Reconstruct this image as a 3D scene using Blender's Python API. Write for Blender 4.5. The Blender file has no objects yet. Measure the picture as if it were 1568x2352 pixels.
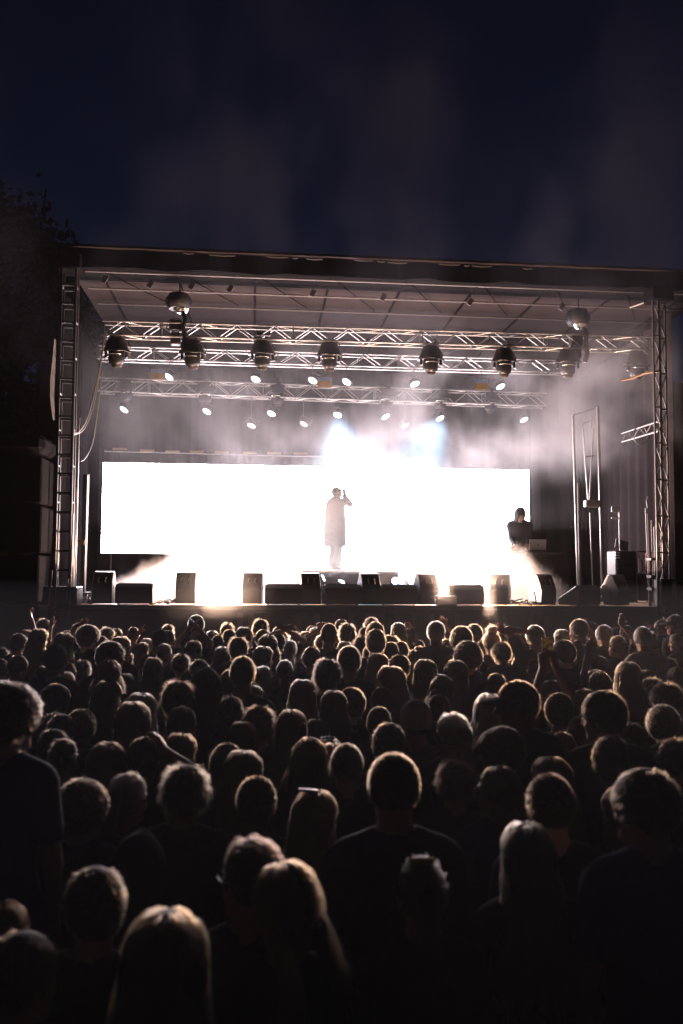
import bpy, bmesh, math, random
import numpy as np
from mathutils import Vector, Matrix, Quaternion, noise
R = math.radians
random.seed(7); np.random.seed(7)
sc = bpy.context.scene
col = sc.collection
# ------------------------------------------------------------------ camera
YAW, PITCH, ROLL = R(5.5), R(3.67), R(0.4)
FD, CX, CY = 2001.0, 784.0, 1176.0             # focal length and centre, in 1568x2352 picture units
CAM = Vector((-17*math.sin(YAW), -17*math.cos(YAW), 2.6))
FW = Vector((math.sin(YAW)*math.cos(PITCH), math.cos(YAW)*math.cos(PITCH), math.sin(PITCH)))
RT0 = Vector((math.cos(YAW), -math.sin(YAW), 0)); UP0 = RT0.cross(FW)
RT = RT0*math.cos(ROLL)+UP0*math.sin(ROLL); UP = UP0*math.cos(ROLL)-RT0*math.sin(ROLL)
cd = bpy.data.cameras.new('camera'); cam = bpy.data.objects.new('camera', cd); col.objects.link(cam)
cam.matrix_world = Matrix.Translation(CAM) @ Matrix((RT, UP, -FW)).transposed().to_4x4()
cd.sensor_width = 36; cd.lens = 30.65; cd.clip_start = 0.05; cd.clip_end = 600
cd.dof.use_dof = True; cd.dof.focus_distance = 16.5; cd.dof.aperture_fstop = 2.2
sc.camera = cam
# ------------------------------------------------------------------ night sky
w = bpy.data.worlds.new('World'); sc.world = w; w.use_nodes = True
nt = w.node_tree; bg = nt.nodes['Background']
sky = nt.nodes.new('ShaderNodeTexSky'); sky.sky_type = 'NISHITA'; sky.sun_disc = False
sky.sun_elevation = R(-3.8); sky.sun_rotation = R(8); sky.altitude = 0; sky.ozone_density = 3
nt.links.new(sky.outputs[0], bg.inputs[0]); bg.inputs[1].default_value = 0.15
sc.view_settings.view_transform = 'Standard'; sc.view_settings.look = 'None'
sc.view_settings.exposure = 0; sc.view_settings.gamma = 1; sc.view_settings.use_curve_mapping = False
c = sc.cycles
c.use_denoising = True; c.max_bounces = 6; c.diffuse_bounces = 2; c.glossy_bounces = 2; c.transmission_bounces = 3
c.volume_bounces = 1; c.transparent_max_bounces = 6; c.caustics_reflective = False; c.caustics_refractive = False
c.volume_step_rate = 1.0; c.volume_max_steps = 96; c.sample_clamp_indirect = 6; c.sample_clamp_direct = 60
try: sc.cycles_curves.shape = 'RIBBONS'
except Exception: pass
# strengths of what gives off light
LED_STRENGTH = 42.0
BLINDER_W, UPSPOT_W, PAR_SPOT_W = 4200.0, 4500.0, 9500.0
HAZE_D = 0.0002

# ------------------------------------------------------------------ helpers
def ray(xd, yd):
    return (FW + RT*((xd-CX)/FD) + UP*((CY-yd)/FD))
def P(xd, yd, Y):
    d = ray(xd, yd); t = (Y-CAM.y)/d.y; return CAM + d*t
def D(xd, yd, dep):
    return CAM + ray(xd, yd)*dep
def proj(p):
    q = p-CAM; z = q.dot(FW); return CX+FD*q.dot(RT)/z, CY-FD*q.dot(UP)/z, z
FLOOR = P(784, 1391, 0).z

def mat(name, rgb, rough=.6, metal=0., vary=.25, scale=8., bump=.0, emit=None, es=0., spec=.5, coat=0., sheen=0.):
    m = bpy.data.materials.new(name); m.use_nodes = True
    n = m.node_tree.nodes; l = m.node_tree.links; b = n['Principled BSDF']
    b.inputs['Base Color'].default_value = (*rgb, 1); b.inputs['Roughness'].default_value = rough
    b.inputs['Metallic'].default_value = metal; b.inputs['Specular IOR Level'].default_value = spec
    if coat: b.inputs['Coat Weight'].default_value = coat
    if sheen: b.inputs['Sheen Weight'].default_value = sheen
    if vary:
        tc = n.new('ShaderNodeTexCoord'); nz = n.new('ShaderNodeTexNoise'); nz.inputs['Scale'].default_value = scale
        nz.inputs['Detail'].default_value = 5; l.new(tc.outputs['Object'], nz.inputs['Vector'])
        mx = n.new('ShaderNodeMix'); mx.data_type = 'RGBA'
        mx.inputs[6].default_value = (*[v*(1-vary) for v in rgb], 1); mx.inputs[7].default_value = (*[min(1, v*(1+vary)) for v in rgb], 1)
        l.new(nz.outputs[0], mx.inputs[0]); l.new(mx.outputs[2], b.inputs['Base Color'])
        mr = n.new('ShaderNodeMapRange'); mr.inputs[3].default_value = max(.05, rough-.12); mr.inputs[4].default_value = min(1, rough+.12)
        l.new(nz.outputs[0], mr.inputs[0]); l.new(mr.outputs[0], b.inputs['Roughness'])
        if bump:
            bp = n.new('ShaderNodeBump'); bp.inputs['Strength'].default_value = bump; bp.inputs['Distance'].default_value = .02
            l.new(nz.outputs[0], bp.inputs['Height']); l.new(bp.outputs[0], b.inputs['Normal'])
    if emit:
        b.inputs['Emission Color'].default_value = (*emit, 1); b.inputs['Emission Strength'].default_value = es
    return m
M = dict(
    black=mat('black_paint', (.02, .02, .022), .55), cab=mat('cabinet_paint', (.03, .029, .03), .32, bump=.2, scale=60),
    cloth=mat('black_molton', (.016, .0155, .017), .95, bump=.4, scale=14, spec=.05), velour=mat('black_velour', (.006, .006, .007), 1., spec=0), drape=mat('drape_cloth', (.016, .013, .014), .95, bump=.4, scale=9, spec=.02),
    alu=mat('aluminium', (.36, .34, .32), .38, .8, scale=20), alud=mat('dull_aluminium', (.11, .10, .098), .5, .6, scale=20),
    steel=mat('dark_steel', (.05, .05, .05), .45, .6), roof=mat('roof_sheet', (.02, .016, .017), .9, bump=.3, scale=3, spec=.03),
    deck=mat('stage_ply', (.40, .28, .17), .45, scale=25, bump=.1), grille=mat('speaker_grille', (.16, .16, .17), .5, .5, scale=120, bump=.5),
    lens=mat('lens_glass', (.30, .26, .24), .15, .6), plastic=mat('black_plastic', (.005, .005, .0055), .4, spec=.3),
    yellow=mat('yellow_cloth', (.55, .32, .05), .9), bluec=mat('pale_blue_cloth', (.30, .42, .60), .9), tan=mat('tan_tape', (.20, .15, .08), .8),
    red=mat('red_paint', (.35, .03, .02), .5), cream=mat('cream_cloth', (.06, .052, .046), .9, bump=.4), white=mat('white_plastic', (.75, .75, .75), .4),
    ground=mat('trodden_grass', (.03, .035, .018), .95, scale=2, bump=.6, vary=.5), print=mat('grey_banner_print', (.075, .072, .076), .9),
    cable=mat('cable_rubber', (.10, .085, .06), .5), laptop=mat('laptop_shell', (.5, .48, .45), .4, .5), orange=mat('orange_strap', (.20, .12, .06), .8),
    bark=mat('bark', (.06, .045, .03), .9, bump=.6), leaf=mat('leaf', (.022, .03, .013), .9, spec=.05, vary=.5, scale=.7),
    led=mat('led_screen', (.02, .02, .02), .5, vary=0, emit=(1., .835, .88), es=LED_STRENGTH),
    parlens=mat('par_lens_lit', (.5, .5, .5), .3, vary=0, emit=(.8, .95, 1.), es=3.), warm=mat('blinder_lens_lit', (.5, .4, .3), .3, vary=0, emit=(1., .78, .6), es=60.),
    cool=mat('spot_lens_lit', (.5, .5, .5), .3, vary=0, emit=(.62, .74, 1.), es=14.), hoistlit=mat('chrome_hood', (.8, .78, .72), .2, .95),
)
class MB:
    def __init__(s): s.v = []; s.f = []
    def add(s, v, f):
        o = len(s.v); s.v += [tuple(x) for x in v]; s.f += [tuple(i+o for i in q) for q in f]; return s
    def box(s, c, size, rot=None):
        hx, hy, hz = [q/2 for q in size]
        v = [Vector((x, y, z)) for x in (-hx, hx) for y in (-hy, hy) for z in (-hz, hz)]
        if rot is not None: v = [rot @ q for q in v]
        c = Vector(c)
        return s.add([q+c for q in v], [(0, 1, 3, 2), (4, 6, 7, 5), (0, 4, 5, 1), (2, 3, 7, 6), (0, 2, 6, 4), (1, 5, 7, 3)])
    def tube(s, pts, r, n=8, cap=True, r2=None):
        pts = [Vector(p) for p in pts]; m = len(pts); vs = []; up = None
        for i, p in enumerate(pts):
            t = (pts[min(i+1, m-1)]-pts[max(i-1, 0)]).normalized()
            if up is None: up = Vector((0, 0, 1)) if abs(t.z) < .9 else Vector((1, 0, 0))
            a = t.cross(up).normalized(); b = a.cross(t).normalized(); up = b
            rr = r if r2 is None else r+(r2-r)*i/(m-1)
            vs += [p+(a*math.cos(k*2*math.pi/n)+b*math.sin(k*2*math.pi/n))*rr for k in range(n)]
        fs = [(i*n+k, i*n+(k+1) % n, (i+1)*n+(k+1) % n, (i+1)*n+k) for i in range(m-1) for k in range(n)]
        if cap: fs += [tuple(range(n))[::-1], tuple((m-1)*n+k for k in range(n))]
        return s.add(vs, fs)
    def lathe(s, prof, o=(0, 0, 0), axis=(0, 0, 1), n=20):
        q = Vector((0, 0, 1)).rotation_difference(Vector(axis)); o = Vector(o); m = len(prof)
        vs = [o+q @ Vector((r*math.cos(k*2*math.pi/n), r*math.sin(k*2*math.pi/n), z)) for r, z in prof for k in range(n)]
        fs = [(i*n+k, i*n+(k+1) % n, (i+1)*n+(k+1) % n, (i+1)*n+k) for i in range(m-1) for k in range(n)]
        fs += [tuple(range(n))[::-1], tuple((m-1)*n+k for k in range(n))]
        return s.add(vs, fs)
    def prism(s, poly, x0, x1):            # poly in (y,z), extruded along x
        n = len(poly)
        v = [(x0, y, z) for y, z in poly]+[(x1, y, z) for y, z in poly]
        return s.add(v, [tuple(range(n)), tuple(range(2*n-1, n-1, -1))]+[(i, i+n, (i+1) % n+n, (i+1) % n) for i in range(n)])
    def mesh(s, name, m=None, bevel=0, smooth=False):
        me = bpy.data.meshes.new(name); me.from_pydata(s.v, [], s.f)
        bm = bmesh.new(); bm.from_mesh(me)
        bmesh.ops.recalc_face_normals(bm, faces=bm.faces)
        if bevel: bmesh.ops.bevel(bm, geom=[e for e in bm.edges if len(e.link_faces) == 2 and e.calc_face_angle(0) > .5], offset=bevel, segments=1, affect='EDGES', clamp_overlap=True)
        bm.to_mesh(me); bm.free()
        if m: me.materials.append(m)
        if smooth:
            me.polygons.foreach_set('use_smooth', [True]*len(me.polygons))
            try: me.set_sharp_from_angle(angle=R(40))
            except Exception: pass
        return me
    def build(s, name, m, parent=None, bevel=0, smooth=False):
        return link(name, s.mesh(name, m, bevel, smooth), parent)
def link(name, me, parent=None, mw=None):
    o = bpy.data.objects.new(name, me); col.objects.link(o)
    if parent is not None: o.parent = parent
    if mw is not None: o.matrix_basis = mw
    return o
def tag(o, label, cat, group=None, kind=None):
    if label: o['label'] = label
    if cat: o['category'] = cat
    if group: o['group'] = group
    if kind: o['kind'] = kind
    return o
def thing(name, label, cat, loc=(0, 0, 0), rz=0, group=None):
    o = bpy.data.objects.new(name, None); col.objects.link(o); o.empty_display_size = .1
    o.location = loc; o.rotation_euler = (0, 0, rz)
    return tag(o, label, cat, group)
def copy_tree(o, parent=None):
    q = o.copy(); col.objects.link(q)
    if parent is not None: q.parent = parent; q.matrix_parent_inverse = o.matrix_parent_inverse
    for ch in list(o.children): copy_tree(ch, q)
    return q
_bars = {}
def bar(name, a, b, r, m, parent=None, n=6):
    """a straight tube as an object of its own; equal lengths share one mesh"""
    a = Vector(a); b = Vector(b); L = round((b-a).length, 2); key = (L, r, m.name, n)
    if key not in _bars:
        _bars[key] = MB().tube([(0, 0, -L/2), (0, 0, L/2)], r, n).mesh(name, m, 0, True)
    q = Vector((0, 0, 1)).rotation_difference((b-a).normalized())
    return link(name, _bars[key], parent, Matrix.Translation((a+b)/2) @ q.to_matrix().to_4x4())
def lamp(name, kind, loc, energy, rgb, parent=None, size=.1, aim=None, spot=30, blend=.3):
    ld = bpy.data.lights.new(name, kind); ld.energy = energy; ld.color = rgb
    if kind == 'SPOT': ld.spot_size = R(spot); ld.spot_blend = blend; ld.shadow_soft_size = size
    if kind == 'POINT': ld.shadow_soft_size = size
    if kind == 'AREA': ld.shape = 'DISK'; ld.size = size
    o = bpy.data.objects.new(name, ld); col.objects.link(o); o.location = loc
    if aim is not None: o.rotation_mode = 'QUATERNION'; o.rotation_quaternion = Vector(aim).to_track_quat('-Z', 'Y')
    if parent is not None: o.parent = parent
    return o
# ------------------------------------------------------------------ ground and stage
g = MB().add([(-300, -300, 0), (300, -300, 0), (300, 300, 0), (-300, 300, 0)], [(0, 1, 2, 3)]).build('ground', M['ground']); g['kind'] = 'structure'
XL, XR = P(112, 1390, 0).x, P(1640, 1390, 0).x
BACK = 9.0
st = thing('stage_platform', 'raised black stage platform with a skirted front facing the crowd', 'stage')
mb = MB()
nx = 14; ny = 6
for i in range(nx):
    for j in range(ny):
        x0 = XL+(XR-XL)*i/nx; x1 = XL+(XR-XL)*(i+1)/nx; y0 = BACK*j/ny; y1 = BACK*(j+1)/ny
        p = MB().box(((x0+x1)/2, (y0+y1)/2, FLOOR-.04), (x1-x0-.006, y1-y0-.006, .08))
        p.build('deck_panel', M['deck'], st)
MB().box(((XL+XR)/2, .03, FLOOR-.035), (XR-XL+.02, .06, .068)).build('front_rail', M['steel'], st).location.y = -.062
# skirt with soft vertical folds
n = 260; vs = []; fs = []
for i in range(n+1):
    x = XL+(XR-XL)*i/n; y = -.055+.014*math.sin(x*9.3+math.sin(x*2.1)*2)
    vs += [(x, y, FLOOR-.072), (x, y-.02, 0.0), (x, y+.03, FLOOR-.072), (x, y+.03, 0)]
for i in range(n):
    a = i*4; b = a+4; fs += [(a, a+1, b+1, b), (a+2, b+2, b+3, a+3), (a, b, b+2, a+2)]
MB().add(vs, fs).build('front_skirt', M['cloth'], st, smooth=True)
# the faded print on the skirt: big worn letter strokes, and a ringed emblem at the right end
mb = MB(); z1 = FLOOR-.14; lh = .9
rs = random.Random(3)
x = P(545, 1400, -.1).x
while x < P(1290, 1400, -.1).x:
    wd = rs.choice([.32, .4, .46]); kind = rs.choice('NHUI')
    sw = .11
    bars_ = [(0, sw)] if kind == 'I' else [(0, sw), (wd-sw, wd)]
    for a, b in bars_: mb.box((x+(a+b)/2, -.1, z1-lh/2), (b-a, .006, lh))
    if kind in 'HN': mb.box((x+wd/2, -.1, z1-lh*.45), (wd-2*sw-.004, .006, .12))
    if kind == 'U': mb.box((x+wd/2, -.1, z1-.06), (wd-2*sw-.004, .006, .12))
    x += wd+.2
fl_ = mb.build('faded_lettering', M['print'], st); fl_['kind'] = 'stuff'
pc = P(1536, 1402, -.12)
ring = [(math.cos(a)*.165, 0, math.sin(a)*.165) for a in np.linspace(0, 2*math.pi, 33)]
e = MB().tube([pc+Vector(q) for q in ring], .016, 6, False); e.tube([pc+Vector((-.11, 0, .10)), pc+Vector((.11, 0, -.10))], .02, 6); e.tube([pc+Vector((-.10, 0, -.05)), pc+Vector((.04, 0, -.03)), pc+Vector((.12, 0, -.08))], .014, 6)
e.build('ringed_emblem', M['print'], st)

# back and side drapes
def drape(name, a, b, z0, z1, label, m, fold=.06, per=.5):
    a = Vector(a); b = Vector(b); L = (b-a).length; t = (b-a)/L; nn = Vector((-t.y, t.x, 0)); n = int(L/.08); vs = []; fs = []
    for i in range(n+1):
        s = L*i/n; o = fold*math.sin(s*2*math.pi/per+1.7*math.sin(s*1.3))
        for z in (z0, z1): vs.append(a+t*s+nn*o+Vector((0, 0, z)))
        for z in (z0, z1): vs.append(a+t*s+nn*(o+.012)+Vector((0, 0, z)))
    for i in range(n):
        p = i*4; q = p+4; fs += [(p, q, q+1, p+1), (p+2, p+3, q+3, q+2), (p+1, q+1, q+3, p+3)]
    return tag(MB().add(vs, fs).build(name, m, smooth=True), label, 'curtain')
SBX0, SBX1 = P(100, 1200, 8.6).x-.3, P(1568, 1200, 8.6).x+.4
drape('backdrop_curtain', (SBX0, 8.6, 0), (SBX1, 8.6, 0), FLOOR, 8.4, 'tall black backdrop curtain hanging behind the bright video wall', M['cloth'])
RTX = P(1560, 1200, .8).x
drape('side_curtain', (RTX, 1.0, 0), (RTX+.6, 8.5, 0), FLOOR, 8.2, 'dark side curtain closing the right wing of the stage behind the lift posts', M['drape'])
LTX = P(150, 1200, 1.).x
drape('side_curtain', (LTX-.15, 1.2, 0), (LTX-.75, 8.5, 0), FLOOR, 8.2, 'dark side curtain closing the left wing of the stage behind the ladder tower', M['velour'])

# video wall
LY = 6.0
tl, tr, bl, br = P(238, 1063, LY), P(1213, 1080, LY), P(231, 1271, LY), P(1217, 1277, LY)
lx0, lx1, lz0, lz1 = (tl.x+bl.x)/2, (tr.x+br.x)/2, (bl.z+br.z)/2, (tl.z+tr.z)/2
lw = thing('video_wall', 'wide video wall glowing blank white behind the singer', 'video wall', ((lx0+lx1)/2, LY, FLOOR))
W2 = (lx1-lx0)/2
MB().add([(-W2, 0, lz0-FLOOR), (W2, 0, lz0-FLOOR), (W2, 0, lz1-FLOOR), (-W2, 0, lz1-FLOOR)], [(0, 1, 2, 3)]).build('screen', M['led'], lw)
MB().box((0, .08, (lz0+lz1)/2-FLOOR), (2*W2+.03, .14, lz1-lz0+.03)).build('cabinet', M['black'], lw)
for i in range(7):
    bar('support_leg', (-W2+.2+i*(2*W2-.4)/6, .3, 0), (-W2+.2+i*(2*W2-.4)/6, .3, lz0-FLOOR+.6), .024, M['steel'], lw)

# header bar with a row of pale plates above the video wall
hb = thing('header_bar', 'thin bar carrying a row of small tan plates above the white video wall', 'bar')
a, b = P(240, 1030, 5.6), P(1000, 1050, 5.6); a.z -= .06; b.z -= .06
bar('bar', a, b, .025, M['steel'], hb)
for xd, yd in ((275, 1031), (338, 1035), (396, 1037), (452, 1037), (509, 1039), (573, 1040), (629, 1041), (690, 1042)):
    p = P(xd, yd, 5.56); MB().box(p, (.36, .01, .055)).build('plate', M['tan'], hb)

# ------------------------------------------------------------------ roof
rf = thing('stage_roof', 'dark stage roof with a sagging front valance above the trusses', 'roof')
RZ = P(784, 640, 0).z
rx0, rx1 = P(137, 640, 0).x-.02, P(1700, 650, 0).x
MB().box(((rx0+rx1)/2, 4.4, RZ+.35), (rx1-rx0, 9.4, .05)).build('roof_sheet', M['roof'], rf)
MB().box(((rx0+rx1)/2, 9.15, RZ+.1), (rx1-rx0, .06, .5)).build('rear_fascia', M['cloth'], rf)
n = 240; vs = []; fs = []
tops = P(784, 585, -.16).z
for i in range(n+1):
    x = rx0+(rx1-rx0)*i/n; u = (x-rx0)/1.45; k = u-math.floor(u)
    sag = .03*math.sin(math.pi*k)+.015*math.sin(x*3.1); y = -.16+.02*math.sin(x*7)
    vs += [(x, y, RZ-sag+.0), (x, y, tops-.05*math.sin(math.pi*k)), (x, y+.015, RZ-sag), (x, y+.015, tops-.05*math.sin(math.pi*k))]
for i in range(n):
    a = i*4; b = a+4; fs += [(a, b, b+1, a+1), (a+2, a+3, b+3, b+2), (a, a+2, b+2, b), (a+1, b+1, b+3, a+3)]
MB().add(vs, fs).build('valance', M['velour'], rf, smooth=True)
tz = P(784, 588, -.1).z
# skin above the valance
MB().box(((rx0+rx1)/2, .7, tops-.10), (rx1-rx0-.02, 1.6, .05), Matrix.Rotation(R(-3), 3, 'X')).build('roof_edge', M['velour'], rf)
MB().tube([(rx0, -.11, tz-.03), (rx1, -.11, tz-.03)], .03, 8).build('edge_pipe', M['velour'], rf)
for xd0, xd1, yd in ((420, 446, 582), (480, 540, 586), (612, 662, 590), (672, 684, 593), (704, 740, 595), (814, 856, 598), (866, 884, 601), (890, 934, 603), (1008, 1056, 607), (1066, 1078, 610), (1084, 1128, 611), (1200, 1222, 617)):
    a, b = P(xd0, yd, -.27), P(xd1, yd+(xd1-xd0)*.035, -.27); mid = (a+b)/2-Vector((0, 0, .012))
    MB().tube([a, mid, b], .012, 5).build('light_slit_strip', M['cream'], rf)  # pale tubes standing in for slits of light along the roof edge
# purlins, rafters and stay plates under the roof sheet
for yd0, Y in ((657, .8), (686, 1.9), (700, 3.0), (720, 4.4), (742, 5.8)):
    z = RZ+.22
    bar('purlin', (rx0+.2, Y, z), (rx1-.3, Y, z), .02, M['alud'], rf)
for i in range(9):
    x = rx0+.6+(rx1-rx0-1.2)*i/8
    bar('rafter', (x, .2, RZ+.29), (x, 8.8, RZ+.29), .022, M['velour'], rf)
    if i < 8: bar('diagonal_stay', (x+.1, .9, RZ+.25), (x+1.2, 2.9, RZ+.25), .012, M['velour'], rf)
for xd, yd, Y in ((240, 662, 1.), (345, 675, 1.2), (440, 680, 1.2), (528, 686, 1.3), (718, 690, 1.4), (880, 690, 1.5), (1080, 700, 1.6), (1290, 722, 1.7)):
    p = P(xd, yd, Y); p.z = RZ+.13; MB().box(p, (.1, .02, .16), Matrix.Rotation(.5, 3, 'Y')).build('stay_plate', M['alud'], rf)

# ------------------------------------------------------------------ trusses
def box_truss(label, a, b, s, r, bay, tilt=0, chord=M['alu'], group='roof trusses', wrap=None):
    """square lattice truss from a to b with side s: four chords and every brace a part"""
    a = Vector(a); b = Vector(b); t = (b-a).normalized(); up = Vector((0, 0, 1)); nrm = t.cross(up).normalized(); up = nrm.cross(t)
    o = thing('box_truss', label, 'truss', group=group)
    L = (b-a).length; nb = int(round(L/bay)); bay = L/nb
    cor = {}
    for iu in (0, 1):
        for iv in (0, 1):
            off = up*((iu-.5)*s)+nrm*((iv-.5)*s); cor[iu, iv] = off
            bar('chord', a+off, b+off, r, chord, o, 8)
    for k in range(nb):
        p0, p1 = a+t*(k*bay), a+t*((k+1)*bay)
        f = k % 2
        for iv in (0, 1): bar('brace', p0+cor[f, iv], p1+cor[1-f, iv], r*.55, chord, o, 5)
        for iu in (0, 1): bar('brace', p0+cor[iu, f], p1+cor[iu, 1-f], r*.55, chord, o, 5)
        if k % 7 == 3:
            for iv in (0, 1): bar('brace', p0+cor[0, iv], p0+cor[1, iv], r*.7, chord, o, 5)
    return o
FT = 1.4; A1, B1 = P(238, 757, FT), P(1492, 793, FT)
box_truss('front lighting truss under the roof, the one carrying the hooded moving heads', A1, B1, .29, .020, .40)
ST = 3.6; A2, B2 = P(228, 812, ST), P(1300, 845, ST)
box_truss('middle lighting truss seen below the front truss and its moving heads', A2, B2, .29, .020, .42)
TT = 5.4; A3, B3 = P(228, 886, TT), P(1250, 921, TT)
box_truss('rear lighting truss lowest above the video wall', A3, B3, .34, .020, .42)
for A_, B_ in ((A1, B1), (A2, B2), (A3, B3)): pass

# chain hoists
def hoist(xd, yd, Y, label, dim):
    p = P(xd, yd, Y); o = thing('chain_hoist', label, 'hoist', p, group='chain hoists')
    MB().lathe([(.06, .26), (.20, .24), (.25, .12), (.24, -.02), (.20, -.08)], (0, 0, 0), n=18).build('chain_bag', M['black'], o, smooth=True)
    MB().lathe([(.17, -.09), (.13, -.16), (.05, -.19)], (.06, -.02, 0), n=16).build('hood', M['hoistlit'], o, smooth=True)
    MB().box((-.05, 0, -.44), (.26, .2, .24)).build('motor_body', M['black'], o, .02)
    MB().box((-.05, -.0, -.72), (.2, .18, .26)).build('control_box', M['black'], o, .02)
    MB().tube([(.02, 0, .26), (.02, 0, .75)], .012, 6).build('lift_chain', M['steel'], o)
    MB().tube([(.1, -.1, -.18), (.16, -.12, -.3), (.12, -.14, -.5), (.16, -.13, -.75), (.1, -.12, -.95)], .05, 8).build('slack_chain', M['black'], o)
    MB().tube([(math.cos(q)*.27, -.02, .08+math.sin(q)*.27*.7) for q in np.linspace(-.5, 3.6, 16)], .01, 5).build('hook', M['steel'], o)
    return o
hoist(410, 702, FT, 'black chain hoist with round bag above the left end of the front truss', 0)
hoist(1326, 738, FT, 'hazy chain hoist with round bag above the right end of the front truss', 0)

# moving heads on the front truss
def moving_head():
    o = thing('moving_head', None, 'stage light', group='moving heads under the front truss')
    MB().box((-.09, 0, .02), (.06, .05, .10)).build('clamp', M['steel'], o, .01)
    MB().box((.09, 0, .02), (.06, .05, .10)).build('clamp', M['steel'], o, .01)
    # tented rain hood: narrow on top, flared at the hem
    n = 24; vs = []; fs = []; prof = [(.10, -.02), (.16, -.06), (.19, -.16), (.23, -.28), (.27, -.335), (.26, -.345), (.16, -.30)]
    for i, (r, z) in enumerate(prof):
        for k in range(n):
            a = k*2*math.pi/n; rr = r*(1+.07*math.cos(4*a)*(i/4 if i < 5 else 1)); vs.append((rr*math.cos(a)*1.08, rr*math.sin(a)*.8, z+.012*math.sin(a*6)*(i > 2)))
    for i in range(len(prof)-1): fs += [(i*n+k, i*n+(k+1) % n, (i+1)*n+(k+1) % n, (i+1)*n+k) for k in range(n)]
    fs += [tuple(range(n))[::-1]]
    MB().add(vs, fs).build('rain_hood', M['plastic'], o, smooth=True)
    for s in (-1, 1):
        MB().box((s*.215, 0, -.36), (.05, .1, .20)).build('yoke_arm', M['plastic'], o, .015)
    hd = MB().lathe([(.10, .06), (.155, .04), (.165, -.02), (.165, -.16), (.15, -.22), (.13, -.24)], (0, 0, -.34), (0, -.25, 1), 22).build('head', M['plastic'], o, smooth=True)
    MB().lathe([(.14, -.235), (.135, -.235), (.10, -.25), (.125, -.262), (.1, -.27), (.118, -.285), (.09, -.29), (.105, -.305), (.03, -.31)], (0, 0, -.34), (0, -.25, 1), 22).build('lens', M['lens'], hd, smooth=True)
    MB().tube([(.168*math.cos(a), .168*math.sin(a)-.03, -.41) for a in np.linspace(-2.5, -.7, 12)], .011, 5).build('trim_ring', M['hoistlit'], hd)
    MB().tube([(.2, .1, -.05), (.28, .08, -.2), (.24, .1, -.42), (.2, .1, -.3)], .012, 5).build('power_cable', M['cable'], o)
    return o
MH = [(268, 775, 'first from the left, at the truss end'), (442, 780, 'second from the left, under the hoist'), (603, 782, 'third from the left, beside a white box'), (756, 786, 'fourth from the left, above the singer'), (989, 794, 'fifth from the left, above the right blue beam'), (1157, 800, 'sixth from the left, clear of the smoke'), (1303, 802, 'seventh, half lost in the smoke'), (1462, 808, 'last on the right, beside the tower')]
mh0 = moving_head()
for i, (xd, yd, tx) in enumerate(MH):
    o = mh0 if i == 0 else copy_tree(mh0)
    o.location = P(xd, yd-2, FT-.02); o.rotation_euler = (0, 0, random.uniform(-.25, .25)); o['label'] = 'black hooded moving head '+tx
RH = [(286, 868, 'left end of the rear truss'), (471, 872, 'rear truss, second from its left end'), (637, 876, 'rear truss, left of the singer'), (887, 884, 'rear truss, between the two beams'), (1010, 888, 'rear truss, above the right beam'), (1128, 893, 'rear truss, near its right end')]
for i, (xd, yd, tx) in enumerate(RH):
    o = copy_tree(mh0); o.location = P(xd, yd, TT-.05); o.rotation_euler = (0, 0, random.uniform(-.5, .5)); o['label'] = 'dim hooded moving head hanging in the haze, '+tx; o['group'] = 'dim moving heads on the rear truss'
tag(MB().box(P(605, 767, FT+.1), (.3, .1, .09)).build('junction_box', M['cream'], None, .01), 'pale junction box on the front truss above the third moving head', 'box')

# LED pars on the middle and rear trusses
def par(lit):
    o = thing('par_light', None, 'stage light', group='round wash lights under the trusses')
    MB().lathe([(.05, .12), (.10, .10), (.118, .03), (.118, 0), (.105, 0)], n=18).build('body', M['black'], o, smooth=True)
    ln = MB().lathe([(.112, -.004), (.108, -.012), (.02, -.014)], n=18).build('lens', M['parlens'] if lit else M['lens'], o)
    MB().tube([(-.14, 0, .04), (-.14, 0, .22), (.14, 0, .22), (.14, 0, .04)], .012, 5).build('yoke', M['steel'], o)
    return o
PARS = [(285, 941, TT, 1), (475, 945, TT, 1), (623, 950, TT, 1), (885, 957, TT, 1), (1010, 961, TT, 1), (1203, 964, TT, 1), (775, 953, TT, 1), (388, 866, ST, 1), (587, 871, ST, 1), (718, 874, ST, 1), (796, 877, ST, 1), (952, 882, ST, 1), (1149, 888, ST, 1), (577, 978, TT, 0), (697, 974, TT, 0), (930, 978, TT, 0)]
PL = ['leftmost of the rear row', 'second from left in the rear row', 'third from left in the rear row', 'rear row, between the two blue beams', 'rear row, throwing the right blue beam', 'far right of the rear row', 'rear row, throwing the blue beam above the singer', 'leftmost of the front row beside a flag', 'second from left in the front row', 'front row, left of the middle flag', 'front row, right of the middle flag', 'front row, fifth from left, near the fifth moving head', 'far right of the front row beside a flag', 'unlit, hanging left above the screen', 'unlit, just left of the blue beam', 'unlit, low between the two blue beams']
p1, p0 = par(True), par(False); used = set()
for (xd, yd, Y, lit), tx in zip(PARS, PL):
    src = p1 if lit else p0
    o = src if src not in used else copy_tree(src); used.add(src)
    o.location = P(xd, yd, Y); aim = Vector(((.35 if xd > 840 else -.40)+random.uniform(-.12, .12), -.42, -.85)).normalized()
    o.rotation_mode = 'QUATERNION'; o.rotation_quaternion = Vector((0, 0, -1)).rotation_difference(aim)
    o['label'] = ('small round wash light shining white, ' if lit else 'small round wash light, ')+tx
    top = o.location+Vector((0, .1, .18)); zt = P(xd, yd, Y).z
    bar('drop_pipe', top, (top.x, top.y, (A3.z+(B3.z-A3.z)*.5-.15) if Y == TT else (A2.z-.14)), .012, M['steel'], None).parent = None
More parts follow.
